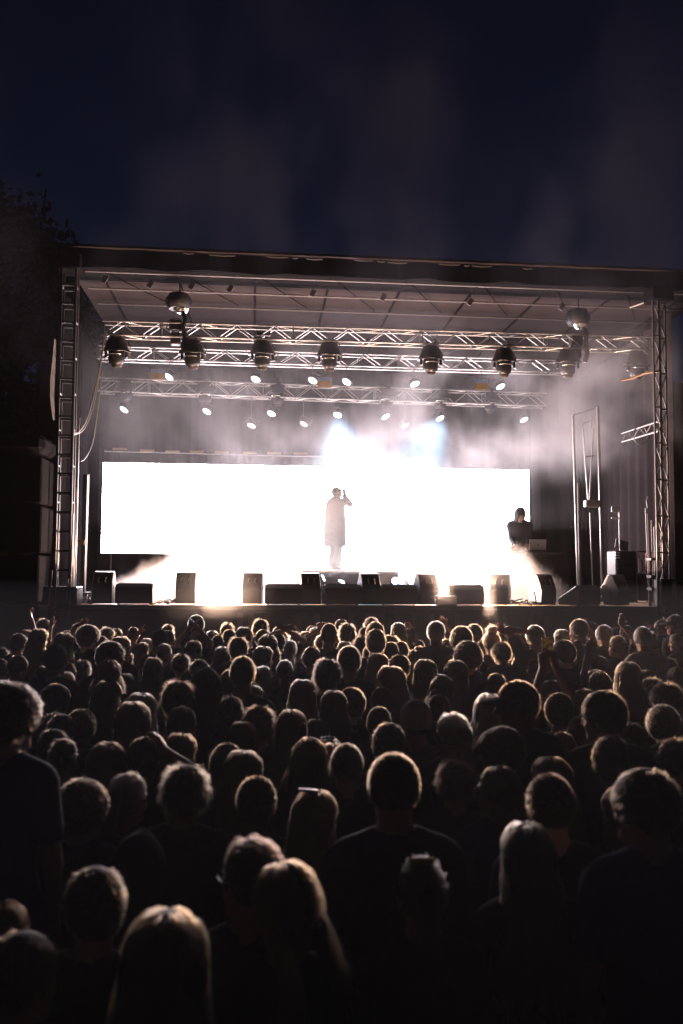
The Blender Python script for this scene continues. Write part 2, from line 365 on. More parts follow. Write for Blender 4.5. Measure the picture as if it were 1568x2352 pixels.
for o in [q for q in col.objects if q.name.startswith('drop_pipe')]:
    # each pipe belongs to the light beneath it
    best = min((q for q in col.objects if q.name.startswith('par_light')), key=lambda q: (q.location-o.matrix_basis.translation).length)
    mw = o.matrix_basis.copy(); o.parent = best; o.matrix_parent_inverse = (Matrix.Translation(best.location) @ best.rotation_quaternion.to_matrix().to_4x4()).inverted()
for xd, yd, dx in ((775, 953, .03), (1010, 961, -.5)):
    p = P(xd, yd, TT)
    lamp('beam_lamp', 'SPOT', p+Vector((0, -.05, -.05)), PAR_SPOT_W, (.36, .70, 1.), None, .28, (dx, -.35, -.95), 66, 1.)

# two-tone cloths hung on the middle truss
for xd, yd, tx in ((363, 856, 'left, beside a lit wash light'), (746, 875, 'middle, between two lit wash lights'), (1105, 880, 'right, dim in the haze')):
    p = P(xd, yd, ST-.15); o = thing('two_tone_flag', 'pale blue over yellow flag under the trusses, '+tx, 'flag', p, group='flags under the trusses')
    for nm, m_, z0, z1 in (('upper_band', M['bluec'], .0, .09), ('lower_band', M['yellow'], -.16, -.002)):
        vs = []; fs = []
        for i in range(9):
            x = -.17+.34*i/8
            for yy in (0, .006):
                for z in (z0, z1): vs.append((x, .012*math.sin(i*1.1)+yy, z))
        for i in range(8): a = i*4; b = a+4; fs += [(a, b, b+1, a+1), (a+2, a+3, b+3, b+2), (a, a+2, b+2, b), (a+1, b+1, b+3, a+3)]
        MB().add(vs, fs).build(nm, m_, o)
    bar('drop_line', (0, .02, .09), (0, .02, .4), .008, M['steel'], o)

# ------------------------------------------------------------------ towers
def ladder(o, a, b, wvec, r, step, m, zig=False, flip=0):
    a = Vector(a); b = Vector(b); t = (b-a); L = t.length; t /= L; w_ = Vector(wvec)
    bar('upright', a-w_/2, b-w_/2, r, m, o, 8); bar('upright', a+w_/2, b+w_/2, r, m, o, 8)
    n = int(L/step)
    for k in range(n+1):
        p = a+t*(k*L/n); bar('rung', p-w_/2, p+w_/2, r*.8, m, o, 6)
        if zig and k < n:
            q = a+t*((k+.5)*L/n); e = a+t*((k+1)*L/n); s = 1 if flip else -1
            bar('brace', p+s*w_/2, q-s*w_/2, r*.55, m, o, 5); bar('brace', q-s*w_/2, e+s*w_/2, r*.55, m, o, 5)
tw = thing('ladder_tower', 'dark ladder truss tower holding up the left front corner of the roof', 'tower', group='roof towers')
tb, tt = P(142, 1392, -.25), P(159, 612, -.25)
tb.z = 0.0
ladder(tw, tb, tt, (.27, .0, 0), .028, .355, M['steel'])
ladder(tw, tb+Vector((-.03, .34, 0)), tt+Vector((-.03, .34, 0)), (.27, 0, 0), .028, .355, M['steel'])
for k in range(12):
    for s in (-.135, .135):
        p = tb+(tt-tb)*(k+.5)/12+Vector((s, 0, 0)); bar('side_rung', p, p+Vector((-.03, .34, 0)), .016, M['steel'], tw)
MB().box((tt.x, tt.y+.17, tt.z+.1), (.44, .5, .3)).build('head_block', M['velour'], tw, .02)
MB().box((tb.x-.02, tb.y+.17, FLOOR+.18), (.62, .55, .34)).build('sleeve_block', M['steel'], tw, .02)
tw2 = thing('lattice_tower', 'lattice truss tower lit orange at the right front corner of the stage', 'tower', group='roof towers')
tb, tt = P(1518, 1392, -.1), P(1518, 690, -.1); tb.z = 0; tt.x = tb.x-.02
ladder(tw2, tb, tt, (.13, .02, 0), .022, .68, M['alud'], True)
tb2, tt2 = tb+Vector((.245, .22, 0)), tt+Vector((.245, .22, 0))
ladder(tw2, tb2, tt2, (.13, .02, 0), .022, .68, M['alud'], True, 1)
for k in range(22):
    p = tb+(tt-tb)*(k+.3)/22; bar('side_rung', p+Vector((.065, .01, 0)), p+Vector((.18, .21, 0)), .016, M['steel'], tw2)
MB().box((tt.x+.12, tt.y+.1, tt.z+.12), (.46, .44, .26)).build('head_block', M['velour'], tw2, .02)
MB().box((tb.x+.16, tb.y+.05, FLOOR+.28), (.42, .3, .55)).build('sleeve_block', M['black'], tw2, .02)

# poles and cables around the towers
def pole(label, pts, r, m, cat='pole', nm='pole', n=6, group=None):
    return tag(MB().tube(pts, r, n).build(nm, m, None, 0, True), label, cat, group)
pole('slim bright pole standing just right of the left ladder tower', [P(172, 1388, .3), P(182, 960, .3)], .014, M['alu'])
pole('second slim pole with clamps right of the left ladder tower', [P(167, 1388, .4), P(176, 1120, .4)], .018, M['alu'])
for k, (x0, y0, x1, y1) in enumerate(((110, 1392, 118, 1310), (126, 1388, 134, 1215), (160, 1388, 168, 1180), (153, 1385, 156, 1330))):
    pole(['short thick pole at the foot of the left tower, outermost', 'thin pole clamped in front of the left tower', 'pole strapped on the right side of the left tower foot', 'short stub pole between the left tower legs'][k], [P(x0, y0, -.35), P(x1, y1, -.35)], .03 if k == 0 else .016, M['alud'])
fs_ = thing('lift_mast', 'black mast with a bright front edge left of the video wall', 'mast', P(190, 1360, .9))
h = P(196, 1090, .9).z-P(190, 1360, .9).z
MB().box((0, 0, h/2), (.09, .09, h)).build('mast', M['black'], fs_, .01)
bar('edge_rail', (.06, -.05, 0), (.075, -.05, h), .007, M['alu'], fs_)
MB().box((-.06, -.06, h*.42), (.16, .03, .1)).build('name_plate', M['tan'], fs_)
MB().box((0, 0, -.12), (.5, .4, .24)).build('mast_base', M['steel'], fs_, .02)
def cable(label, pts, r=.011, m=None):
    pts = [Vector(p) for p in pts]; out = []
    for i in range(len(pts)-1):
        p0 = pts[max(i-1, 0)]; p1, p2 = pts[i], pts[i+1]; p3 = pts[min(i+2, len(pts)-1)]
        for k in range(6):
            t = k/6; out.append(.5*((2*p1)+(p2-p0)*t+(2*p0-5*p1+4*p2-p3)*t*t+(3*p1-p0-3*p2+p3)*t*t*t))
    out.append(pts[-1])
    return tag(MB().tube(out, r, 6).build('hanging_cable', m or M['cable'], None, 0, True), label, 'cable')
cable('long cable hanging from the front truss end to the left tower', [P(240, 745, 1.2), P(237, 790, 1.1), P(228, 850, .9), P(212, 920, .7), P(198, 965, .4), P(180, 993, .2), P(165, 1000, -.2)], .013)
cable('second cable looping beside the long one to the left tower', [P(242, 760, 1.2), P(233, 830, 1.1), P(216, 925, .9), P(202, 968, .6), P(186, 993, .3), P(166, 994, -.1)], .011)
cable('thin cable hanging low between the left tower and video wall', [P(236, 850, 2.), P(222, 960, 2.), P(212, 1020, 2.), P(196, 1052, 1.8), P(186, 1060, 1.6)], .011)
# draped pale cloth on the outer side of the left tower
vs = []; fs = []; pts = [(127, 780, 2), (124, 830, 6), (120, 870, 10), (119, 910, 9), (122, 945, 6), (124, 965, 2)]
for i, (x, y, wd) in enumerate(pts):
    a = P(x-wd, y, -.5); b = P(x+wd*.5, y, -.38)
    vs += [a, (a+b)/2+Vector((0, -.06, 0)), b, b+Vector((0, .03, 0)), a+Vector((0, .05, 0))]
for i in range(len(pts)-1):
    for k in range(5): a = i*5; b = a+5; fs.append((a+k, a+(k+1) % 5, b+(k+1) % 5, b+k))
tag(MB().add(vs, fs).build('draped_cloth', M['cream'], None, 0, True), 'pale cloth tied along the outer edge of the left tower', 'cloth')
# orange strap and white tube at right
tag(MB().tube([P(1425, 875, .9), P(1455, 868, .7), P(1480, 858, .4), P(1512, 853, .1)], .022, 6).build('ratchet_strap', M['orange'], None, 0, True), 'orange strap running from the right tower behind the last moving head', 'strap')
tag(MB().tube([P(1446, 707, .8), P(1492, 691, .5)], .014, 6).build('light_tube', M['white'], None, 0, True), 'short white tube lamp slanting under the roof beside the right tower', 'tube')
o = thing('side_truss', 'short grey truss arm reaching inwards from the right tower', 'truss')
a, b = P(1428, 1015, 2.4), P(1512, 990, .2); u = Vector((0, 0, .2))
for q in (Vector(), u): bar('chord', a+q, b+q, .024, M['alud'], o, 8)
for k in range(6):
    p = a+(b-a)*k/6; q = a+(b-a)*(k+1)/6; bar('brace', p+(u if k % 2 else Vector()), q+(Vector() if k % 2 else u), .013, M['alud'], o)
MB().tube([Vector((math.cos(t)*.16, 0, math.sin(t)*.2))+P(1470, 1000, 1.2) for t in np.linspace(0, 6.28, 20)], .012, 6).build('cable_loop', M['alud'], o)

# material lifts at the right
lf = thing('material_lift', 'tall pale material lift with V braces right of the video wall', 'lift')
def pb(nm, x0, y0, x1, y1, Y, r, m=M['alu']): return bar(nm, P(x0, y0, Y), P(x1, y1, Y), r, m, lf, 8)
pb('mast', 1328, 1388, 1315, 955, 1.6, .028); pb('mast', 1333, 1386, 1328, 1110, 1.55, .04, M['alud'])
pb('mast', 1384, 1380, 1372, 935, 1.9, .036); pb('inner_pole', 1362, 1385, 1354, 1178, 2.0, .014)
pb('v_brace', 1350, 1150, 1338, 985, 1.9, .018); pb('v_brace', 1353, 1150, 1362, 985, 1.95, .018); pb('v_brace', 1357, 985, 1356, 960, 1.95, .014)
pb('cross_bar', 1312, 955, 1372, 936, 2.2, .014); pb('cross_bar', 1342, 1050, 1366, 1046, 2.0, .016); pb('cross_bar', 1334, 975, 1358, 966, 2.1, .012)
MB().box(P(1358, 1157, 1.9), (.32, .16, .16)).build('carriage', M['alu'], lf, .02)
MB().box(P(1338, 1380, 1.6), (.5, .4, .12)).build('base', M['alud'], lf, .02)
MB().box(P(1379, 1376, 1.9), (.4, .4, .12)).build('base', M['alud'], lf, .02)

# racks, stands and boxes in the right wing
rk = thing('equipment_rack', 'black equipment rack with a slanted tablet on top in the right wing', 'rack', P(1440, 1386, 2.4))
z0 = FLOOR-rk.location.z; rk.location.z = FLOOR
MB().box((-.12, 0, .58), (.5, .5, 1.16)).build('case', M['black'], rk, .02)
for k in range(7): MB().box((-.12, -.262, .14+k*.15), (.44, .02, .11)).build('front_panel', M['cab'], rk, .005)
MB().box((-.16, -.1, 1.3), (.3, .03, .24), Matrix.Rotation(-.35, 3, 'X') @ Matrix.Rotation(.3, 3, 'Y')).build('tablet', M['alud'], rk, .01)
for z in (1.18, 1.12, 1.06): MB().box((-.33, -.27, z-.06), (.1, .02, .025)).build('label_strip', M['white'], rk)
rk2 = thing('rack_frame', 'open metal rack frame full of cables beside the equipment rack', 'rack', P(1474, 1386, 2.2)); rk2.location.z = FLOOR
for x in (-.2, .2):
    for y in (-.2, .2): bar('post', (x, y, 0), (x, y, 1.15), .014, M['red'] if x > 0 else M['alud'], rk2)
bar('rail', (-.2, -.2, 1.15), (.2, -.2, 1.15), .014, M['alud'], rk2); bar('rail', (-.2, .2, 1.15), (.2, .2, 1.15), .014, M['alud'], rk2)
MB().box((0, 0, .35), (.36, .36, .6)).build('power_unit', M['black'], rk2, .02)
rr = random.Random(5)
for k in range(5): MB().tube([(rr.uniform(-.18, .18), -.21, 1.1-.0), (rr.uniform(-.18, .18), -.23, .9), (rr.uniform(-.18, .18), -.22, .65), (rr.uniform(-.1, .1), -.2, .4)], .012, 5).build('patch_cable', M['cable'], rk2)
sg = thing('antenna_stand', 'slim stand with a small white sign and red tag in the right wing', 'stand', P(1424, 1280, 2.2))
hz = P(1416, 1168, 2.2).z-sg.location.z
bar('pole', (0, 0, -.9), (-.02, 0, hz), .013, M['white'], sg); MB().box((-.1, -.01, hz-.02), (.2, .02, .12)).build('sign', M['white'], sg)
MB().box((-.01, -.02, hz-.15), (.03, .02, .1)).build('tag', M['red'], sg); bar('arm', (-.2, 0, hz-.22), (0, 0, hz-.22), .014, M['white'], sg)
bn = thing('stand_bundle', 'bundle of upright metal stands and poles beside the right tower foot', 'stands', P(1493, 1388, .3)); bn.location.z = FLOOR
for k, (dx, hh, r_) in enumerate(((-.02, 2.0, .014), (.0, 1.9, .02), (.06, 1.75, .012), (.1, 1.62, .018), (.16, 1.7, .014), (.2, 1.5, .012), (.05, .9, .024), (.13, .8, .026))):
    bar('stand_pole', (dx, -.02*k, 0), (dx-.05+.01*k, -.02*k, hh), r_, M['alud'], bn)
for z in (.35, .6, .95): MB().box((.09, -.08, z), (.3, .22, .05)).build('strap', M['black'], bn)
MB().tube([(-.03, 0, 2.0), (-.05, 0, 2.15), (-.02, 0, 2.25)], .01, 5).build('tip', M['alud'], bn)
tag(MB().box((XR-.35, -.2, FLOOR+.22), (1.3, .3, .6)).build('black_case', M['black'], None, .03), 'low black case at the right stage edge in front of the lattice tower', 'case')
# speaker stack under black cloth at left
ps = thing('speaker_stack', 'tall speaker stack under black cloth left of the stage tower', 'speaker')
x1_ = P(100, 1300, .6).x
for k in range(5):
    MB().box((x1_-1.0+.02*(k % 2), 1.0, .45+k*.95), (2.0, 1.5, .9)).build('cabinet', M['velour'], ps, .03)
MB().box((x1_-1.0, 1.0, 4.95), (2.1, 1.7, .35)).build('cover', M['velour'], ps, .1)
# ------------------------------------------------------------------ monitors along the stage front
def upright_monitor():
    o = thing('upright_monitor', None, 'speaker', group='monitor speakers standing along the stage edge')
    MB().prism([(-.02, .02), (-.05, .31), (.10, .62), (.22, .64), (.42, .33), (.33, .02)], -.19, .19).build('cabinet', M['cab'], o, .012)
    MB().prism([(.231, .615), (.415, .345), (.425, .352), (.241, .622)], -.165, .165).build('grille', M['grille'], o)
    for s in (-.06, .07):
        h_ = MB().tube([(s, .0, .42), (s-.012, -.03, .44), (s-.012, .0, .50), (s, .045, .52)], .012, 6).build('handle', M['alu'], o)
    for s in (-1, 1): MB().box((s*.192, .14, .34), (.006, .10, .05), Matrix.Rotation(.6, 3, 'X')).build('side_grip', M['black'], o)
    MB().box((0, -.042, .30), (.36, .012, .012)).build('seam_strip', M['alud'], o)
    MB().tube([(-.2, .1, .03), (-.2, .12, .03), (-.2, .2, .3)], .012, 5).build('stand_bracket', M['steel'], o)
    return o
def wedge():
    o = thing('wedge_monitor', None, 'speaker', group='floor wedge monitors along the stage edge')
    MB().prism([(0, .02), (-.015, .33), (.07, .41), (.52, .14), (.50, .02)], -.36, .36).build('cabinet', M['cab'], o, .015)
    MB().prism([(.085, .408), (.505, .152), (.512, .163), (.092, .419)], -.32, .32).build('grille', M['grille'], o)
    for s in (-1, 1):
        MB().box((s*.363, .16, .24), (.006, .05, .12), Matrix.Rotation(-.5, 3, 'X')).build('side_grip', M['black'], o)
        MB().box((s*.363, .27, .14), (.006, .05, .10), Matrix.Rotation(-.5, 3, 'X')).build('side_grip', M['black'], o)
        MB().box((s*.3, .05, .008), (.04, .05, .02)).build('rubber_foot', M['black'], o)
    return o
UP_ = [(234, 0, 'first from the left, beside the tower'), (425, 0, 'second from the left, with glare on its right edge'), (578, -4, 'third from the left, in front of the glare'), (714, 10, 'fourth, left of the singer'), (853, 14, 'fifth, right of the singer'), (985, 16, 'sixth, left of the right glare'), (1146, -20, 'seventh, right of the right glare'), (1258, 24, 'eighth, with a bright white left side'), (1430, 32, 'ninth and last, at the right end')]
u0 = upright_monitor()
for i, (xd, a, tx) in enumerate(UP_):
    o = u0 if i == 0 else copy_tree(u0); p = P(xd, 1391, .12); p.z = FLOOR; o.location = p; o.rotation_euler = (0, 0, R(a)-.05); o['label'] = 'black monitor speaker standing upright, '+tx
WG = [(307, 0, 'first from the left'), (650, -3, 'second from the left'), (787, 12, 'third, below the singer'), (915, -2, 'fourth, right of the singer'), (1071, -3, 'fifth, with a red glowing top edge'), (1354, 36, 'last on the right, white side showing')]
w0 = wedge()
for i, (xd, a, tx) in enumerate(WG):
    o = w0 if i == 0 else copy_tree(w0); p = P(xd, 1392, .10); p.z = FLOOR; o.location = p; o.rotation_euler = (0, 0, R(a)-.05); o['label'] = 'black floor wedge monitor, '+tx
p = P(1024, 1394, .05); p.z = FLOOR+.1
tag(MB().box(p, (.4, .2, .2)).build('stage_box', M['cab'], None, .01), 'small black stage box in front of the right glare', 'box')
# cable mess on the stage edge
rr = random.Random(11)
for (xa, xb, yy, lb) in ((352, 404, .3, 'tangle of cables on the stage edge left of the second upright monitor'), (176, 212, .3, 'tangle of cables at the foot of the left tower'), (1172, 1226, .3, 'cables lying on the stage edge left of the eighth upright monitor')):
    o = thing('cable_tangle', lb, 'cables')
    for k in range(9):
        pts = []; x0 = P(xa, 1391, yy).x; x1 = P(xb, 1391, yy).x
        for j in range(7):
            t = j/6; pts.append((x0+(x1-x0)*t+rr.uniform(-.05, .05), yy+rr.uniform(-.2, .2), FLOOR+.015+abs(rr.gauss(0, .05))*(1 if k < 6 else 1.8)))
        MB().tube(pts, .012, 5).build('cable_run', M['black'], o, 0, True)

# riser under the singer, riser and table of the second performer
RY = 2.2
rl, rr_ = P(690, 1311, RY-.9), P(915, 1311, RY-.9)
RTOP = (rl.z+rr_.z)/2
rs_ = thing('riser', 'dark riser block the singer stands on at centre stage', 'riser')
MB().box(((rl.x+rr_.x)/2, RY, (FLOOR+RTOP)/2-.02), (rr_.x-rl.x, 1.8, RTOP-FLOOR-.045)).build('riser_body', M['cloth'], rs_, .01)
MB().box(((rl.x+rr_.x)/2, RY, RTOP-.02), (rr_.x-rl.x+.03, 1.83, .04)).build('riser_top', M['deck'], rs_)
TY = 2.6
tc_ = P(1232, 1268, TY)
dt = thing('console_table', 'black cloth covered table holding the open laptop, half lost in smoke', 'table', (tc_.x-.25, TY, FLOOR))
th = tc_.z-FLOOR
MB().box((0, 0, th-.02), (1.5, .6, .04)).build('table_top', M['black'], dt)
MB().box((0, 0, (th-.05)/2), (1.44, .55, th-.05)).build('table_skirt', M['cloth'], dt)
lp = thing('laptop', 'open laptop seen from behind its lid, on the table beside the hooded performer', 'laptop', (tc_.x, TY-.05, tc_.z+.02))
MB().box((0, .1, .008), (.36, .24, .016)).build('keyboard_base', M['laptop'], lp, .004)
MB().box((0, -.03, .14), (.40, .012, .26), Matrix.Rotation(.15, 3, 'X')).build('lid', M['laptop'], lp, .004)
MB().lathe([(.016, 0), (.016, .004)], (0, -.045, .14), (0, -1, 0), 12).build('lid_emblem', M['cab'], lp)
MB().box((-.02, -.1, .005), (.46, .06, .03)).build('laptop_stand', M['cream'], lp, .01)

# ------------------------------------------------------------------ floor lamps
def blinder(xd, yd, Y, label, e):
    p = P(xd, yd, Y); o = thing('blinder_lamp', label, 'stage light', p, group='glaring floor lamps')
    MB().box((0, .10, 0), (.30, .16, .22)).build('housing', M['black'], o, .02)
    MB().lathe([(.08, 0), (.085, .008), (.02, .012)], (0, .02, 0), (0, -1, 0), 16).build('lens', M['warm'], o)
    MB().box((0, .1, (FLOOR-p.z)/2-.05), (.1, .1, max(.05, p.z-FLOOR-.12))).build('foot', M['black'], o)
    lamp('blinder_light', 'SPOT', (0, -.02, 0), e, (1., .64, .46), o, .07, (0, -1, .45), 178, .12)
blinder(446, 1343, 1.0, 'glaring warm floor lamp behind the second upright monitor', BLINDER_W*1.2)
blinder(1017, 1345, .9, 'glaring warm floor lamp above the small stage box', BLINDER_W)
blinder(1112, 1352, .8, 'glaring warm floor lamp left of the seventh upright monitor', BLINDER_W)
blinder(575, 1330, 1.0, 'warm floor lamp peeping over the third upright monitor', BLINDER_W*.5)
def upspot(xd, yd, Y, aim, label, e=1., lit=True, spot=13):
    p = P(xd, yd, Y); o = thing('beam_spot', label, 'stage light', p, group='small beam spots at the riser')
    q = Vector((0, 0, 1)).rotation_difference(Vector(aim).normalized())
    MB().lathe([(.05, -.2), (.075, -.16), (.085, 0), (.07, 0)], axis=aim, n=16).build('barrel', M['plastic'], o, smooth=True)
    MB().lathe([(.072, .004), (.06, .012), (.01, .014)], axis=aim, n=16).build('lens', M['cool'], o)
    MB().box((0, .02, -.2), (.16, .12, .1)).build('base', M['plastic'], o, .01)
    if e: lamp('beam_light', 'SPOT', Vector(aim).normalized()*.03, UPSPOT_W*e, (.55, .62, 1.), o, .03, aim, spot, .25)
upspot(742, 1328, 1.05, (.9, -.25, .42), 'small spot left of the riser front throwing a short blue beam sideways', .5)
upspot(784, 1336, 1.1, (.40, -.35, .85), 'small spot at the riser front throwing a blue beam up to the right')
upspot(838, 1326, 1.15, (-.15, -.25, 1), 'small spot at the riser front throwing a blue beam straight up')
upspot(907, 1334, 1.2, (-.05, -1, .1), 'round blue spot lens facing the crowd right of the riser, left of two', .15)
upspot(944, 1335, 1.2, (.35, -1, .12), 'round blue spot lens facing the crowd right of the riser, right of two', .15)

# ------------------------------------------------------------------ trees
def tree(x, y, h, cr, label, seed, n=9000):
    o = thing('broadleaf_tree', label, 'tree', (x, y, 0)); rg = np.random.RandomState(seed)
    MB().tube([(0, 0, 0), (.15, 0, h*.3), (-.1, .1, h*.7)], .45, 9, True, .12).build('trunk', M['bark'], o, 0, True)
    for k in range(6):
        a = k*1.05; MB().tube([(0, 0, h*(.3+.05*k)), (math.cos(a)*cr*.4, math.sin(a)*cr*.4, h*(.5+.04*k)), (math.cos(a)*cr*.7, math.sin(a)*cr*.7, h*(.6+.05*k))], .16, 6, True, .04).build('limb', M['bark'], o, 0, True)
    cl = rg.normal(0, 1, (46, 3)); cl /= np.linalg.norm(cl, axis=1)[:, None]; cl *= (rg.rand(46)**.4)[:, None]
    cl = cl*np.array([cr*.85, cr*.85, h*.36])+np.array([0, 0, h*.6])
    k = rg.randint(0, 46, n); ctr = cl[k]+rg.normal(0, cr*.13, (n, 3))
    u = rg.normal(0, 1, (n, 3)); u /= np.linalg.norm(u, axis=1)[:, None]; v = np.cross(u, rg.normal(0, 1, (n, 3))); v /= np.linalg.norm(v, axis=1)[:, None]
    s = (rg.rand(n, 1)*.16+.14)
    V = np.stack([ctr-u*s, ctr+v*s*.5, ctr+u*s, ctr-v*s*.5], 1).reshape(-1, 3)
    me = bpy.data.meshes.new('crown'); me.from_pydata(V.tolist(), [], np.arange(4*n).reshape(-1, 4).tolist()); me.materials.append(M['leaf'])
    c_ = link('crown', me, o); c_['kind'] = 'stuff'
q = D(60, 330, 44); tree(q.x, q.y, q.z, 5.0, 'big dark tree rising behind the left end of the stage roof', 3, 16000)

# ------------------------------------------------------------------ haze and smoke
def vol(name, mn, mx, build):
    m = bpy.data.materials.new(name+'_volume'); m.use_nodes = True; nt = m.node_tree; nt.nodes.clear()
    out = nt.nodes.new('ShaderNodeOutputMaterial'); pv = nt.nodes.new('ShaderNodeVolumePrincipled')
    nt.links.new(pv.outputs[0], out.inputs['Volume']); build(nt, pv)
    mn = Vector(mn); mx = Vector(mx)
    o = MB().box((mn+mx)/2, mx-mn).build(name, m); o['kind'] = 'stuff'; return o
def even(nt, pv): pv.inputs['Color'].default_value = (.93, .90, .95, 1); pv.inputs['Density'].default_value = HAZE_D; pv.inputs['Anisotropy'].default_value = .25
vol('haze', (-40, -24, -1), (46, 62, 28), even)
def node(nt, t, **kw):
    n = nt.nodes.new(t)
    for k, v in kw.items(): setattr(n, k, v)
    return n
def math_(nt, op, a, b=None, clamp=False):
    n = nt.nodes.new('ShaderNodeMath'); n.operation = op; n.use_clamp = clamp
    for i, q in enumerate((a, b)):
        if q is None: continue
        if isinstance(q, (int, float)): n.inputs[i].default_value = q
        else: nt.links.new(q, n.inputs[i])
    return n.outputs[0]
def pos(nt):
    g_ = nt.nodes.new('ShaderNodeNewGeometry'); s = nt.nodes.new('ShaderNodeSeparateXYZ'); nt.links.new(g_.outputs['Position'], s.inputs[0]); return g_.outputs['Position'], s.outputs
def noise_(nt, vec, scale, detail=3, off=(0, 0, 0), stretch=(1, 1, 1), rough=.5):
    mp = nt.nodes.new('ShaderNodeMapping'); mp.inputs['Location'].default_value = off; mp.inputs['Scale'].default_value = stretch
    nz = nt.nodes.new('ShaderNodeTexNoise'); nz.inputs['Scale'].default_value = scale; nz.inputs['Detail'].default_value = detail; nz.inputs['Roughness'].default_value = rough
    nt.links.new(vec, mp.inputs[0]); nt.links.new(mp.outputs[0], nz.inputs['Vector']); return nz.outputs[0]
def maprange(nt, v, a, b, c_, d_, smooth=True):
    n = nt.nodes.new('ShaderNodeMapRange'); n.interpolation_type = 'SMOOTHSTEP' if smooth else 'LINEAR'
    nt.links.new(v, n.inputs[0])
    for i, q in enumerate((a, b, c_, d_)): n.inputs[i+1].default_value = q
    return n.outputs[0]
SMX0, SMX1 = P(185, 1375, 1.6).x, P(1300, 1370, 1.6).x
def low_smoke(nt, pv):
    v, s = pos(nt)
    n = noise_(nt, v, 1.3, 5, (3, 1, 2), rough=.62)
    # ceiling of the jet: starts at the floor at both ends and swells towards the middle
    l_ = maprange(nt, s[0], SMX0, SMX0+2.2, 0, 1, False); r_ = maprange(nt, s[0], SMX1-1.25, SMX1, 1, 0, False)
    c_ = math_(nt, 'MINIMUM', l_, r_)
    top = math_(nt, 'ADD', math_(nt, 'MULTIPLY', c_, 1.05), FLOOR+.10)
    hgt = math_(nt, 'SUBTRACT', top, s[2]); hgt = math_(nt, 'ADD', hgt, math_(nt, 'MULTIPLY', math_(nt, 'SUBTRACT', n, .5), 1.1))
    d_ = maprange(nt, hgt, -.02, .35, 0, 1)
    d_ = math_(nt, 'MULTIPLY', d_, maprange(nt, s[1], .08, 1.0, .12, 1)); d_ = math_(nt, 'MULTIPLY', d_, maprange(nt, s[1], 4.2, 5.2, 1, .0))
    gx = math_(nt, 'MULTIPLY', maprange(nt, s[0], rl.x-.25, rl.x+.1, 0, 1), maprange(nt, s[0], rr_.x-.1, rr_.x+.25, 1, 0)); gy = maprange(nt, s[1], 3.0, 3.5, 1, 0)
    d_ = math_(nt, 'MULTIPLY', d_, math_(nt, 'SUBTRACT', 1, math_(nt, 'MULTIPLY', math_(nt, 'MULTIPLY', gx, gy), .93)))
    nt.links.new(math_(nt, 'MULTIPLY', d_, .45), pv.inputs['Density']); pv.inputs['Color'].default_value = (.95, .93, .93, 1); pv.inputs['Anisotropy'].default_value = .35
vol('stage_smoke', (SMX0-.3, .06, FLOOR+.01), (SMX1+.3, 5.3, FLOOR+1.7), low_smoke)
SX = P(775, 1200, 1.2).x
def plume(nt, pv):
    v, s = pos(nt); n = noise_(nt, v, 1.1, 4, (9, 3, 1), (1, 1, .6), .6)
    d_ = maprange(nt, n, .30, .70, .25, 1)
    x_ = math_(nt, 'ABSOLUTE', math_(nt, 'SUBTRACT', s[0], SX)); d_ = math_(nt, 'MULTIPLY', d_, maprange(nt, x_, .5, 1.9, 1, 0))
    d_ = math_(nt, 'MULTIPLY', d_, maprange(nt, s[2], FLOOR+1.6, FLOOR+3.1, 1, .0)); d_ = math_(nt, 'MULTIPLY', d_, maprange(nt, s[1], .45, .8, 0, 1)); d_ = math_(nt, 'MULTIPLY', d_, maprange(nt, s[2], FLOOR+.5, FLOOR+.9, .15, 1))
    nt.links.new(math_(nt, 'MULTIPLY', d_, .17), pv.inputs['Density']); pv.inputs['Color'].default_value = (.95, .94, .93, 1); pv.inputs['Anisotropy'].default_value = .35
vol('rising_smoke', (SX-2, .4, FLOOR+.6), (SX+2, 1.75, FLOOR+3.2), plume)
def veil(nt, pv):
    v, s = pos(nt)
    n = noise_(nt, v, .55, 4, (7, 2, 5), rough=.55)
    d_ = maprange(nt, n, .46, .63, 0, 1)
    right = maprange(nt, s[0], -4.5, 4.5, .2, 1)
    d_ = math_(nt, 'MULTIPLY', d_, right)
    d_ = math_(nt, 'ADD', math_(nt, 'MULTIPLY', d_, .12), .009)
    bx = math_(nt, 'ABSOLUTE', math_(nt, 'SUBTRACT', s[0], P(880, 960, TT).x)); bx = math_(nt, 'MULTIPLY', maprange(nt, bx, .8, 2.6, 1, 0), maprange(nt, s[2], 5.0, 6.4, 1, 0))
    d_ = math_(nt, 'ADD', d_, math_(nt, 'MULTIPLY', math_(nt, 'MULTIPLY', bx, maprange(nt, n, .35, .6, .2, 1)), .03))
    edge = math_(nt, 'MULTIPLY', maprange(nt, s[2], FLOOR+2.5, FLOOR+4.1, .04, 1), maprange(nt, s[2], 7.2, 8.1, 1, .35))
    gate = math_(nt, 'MAXIMUM', maprange(nt, s[1], 1.45, 2.1, 0, 1), maprange(nt, s[0], 3.6, 5.6, 0, 1)); edge = math_(nt, 'MULTIPLY', edge, gate)
    nt.links.new(math_(nt, 'MULTIPLY', d_, edge), pv.inputs['Density']); pv.inputs['Color'].default_value = (.93, .91, .94, 1); pv.inputs['Anisotropy'].default_value = .3
vol('hanging_smoke', (P(190, 900, 3).x, .5, FLOOR+1.75), (P(1500, 900, 2).x, 5.9, RZ), veil)
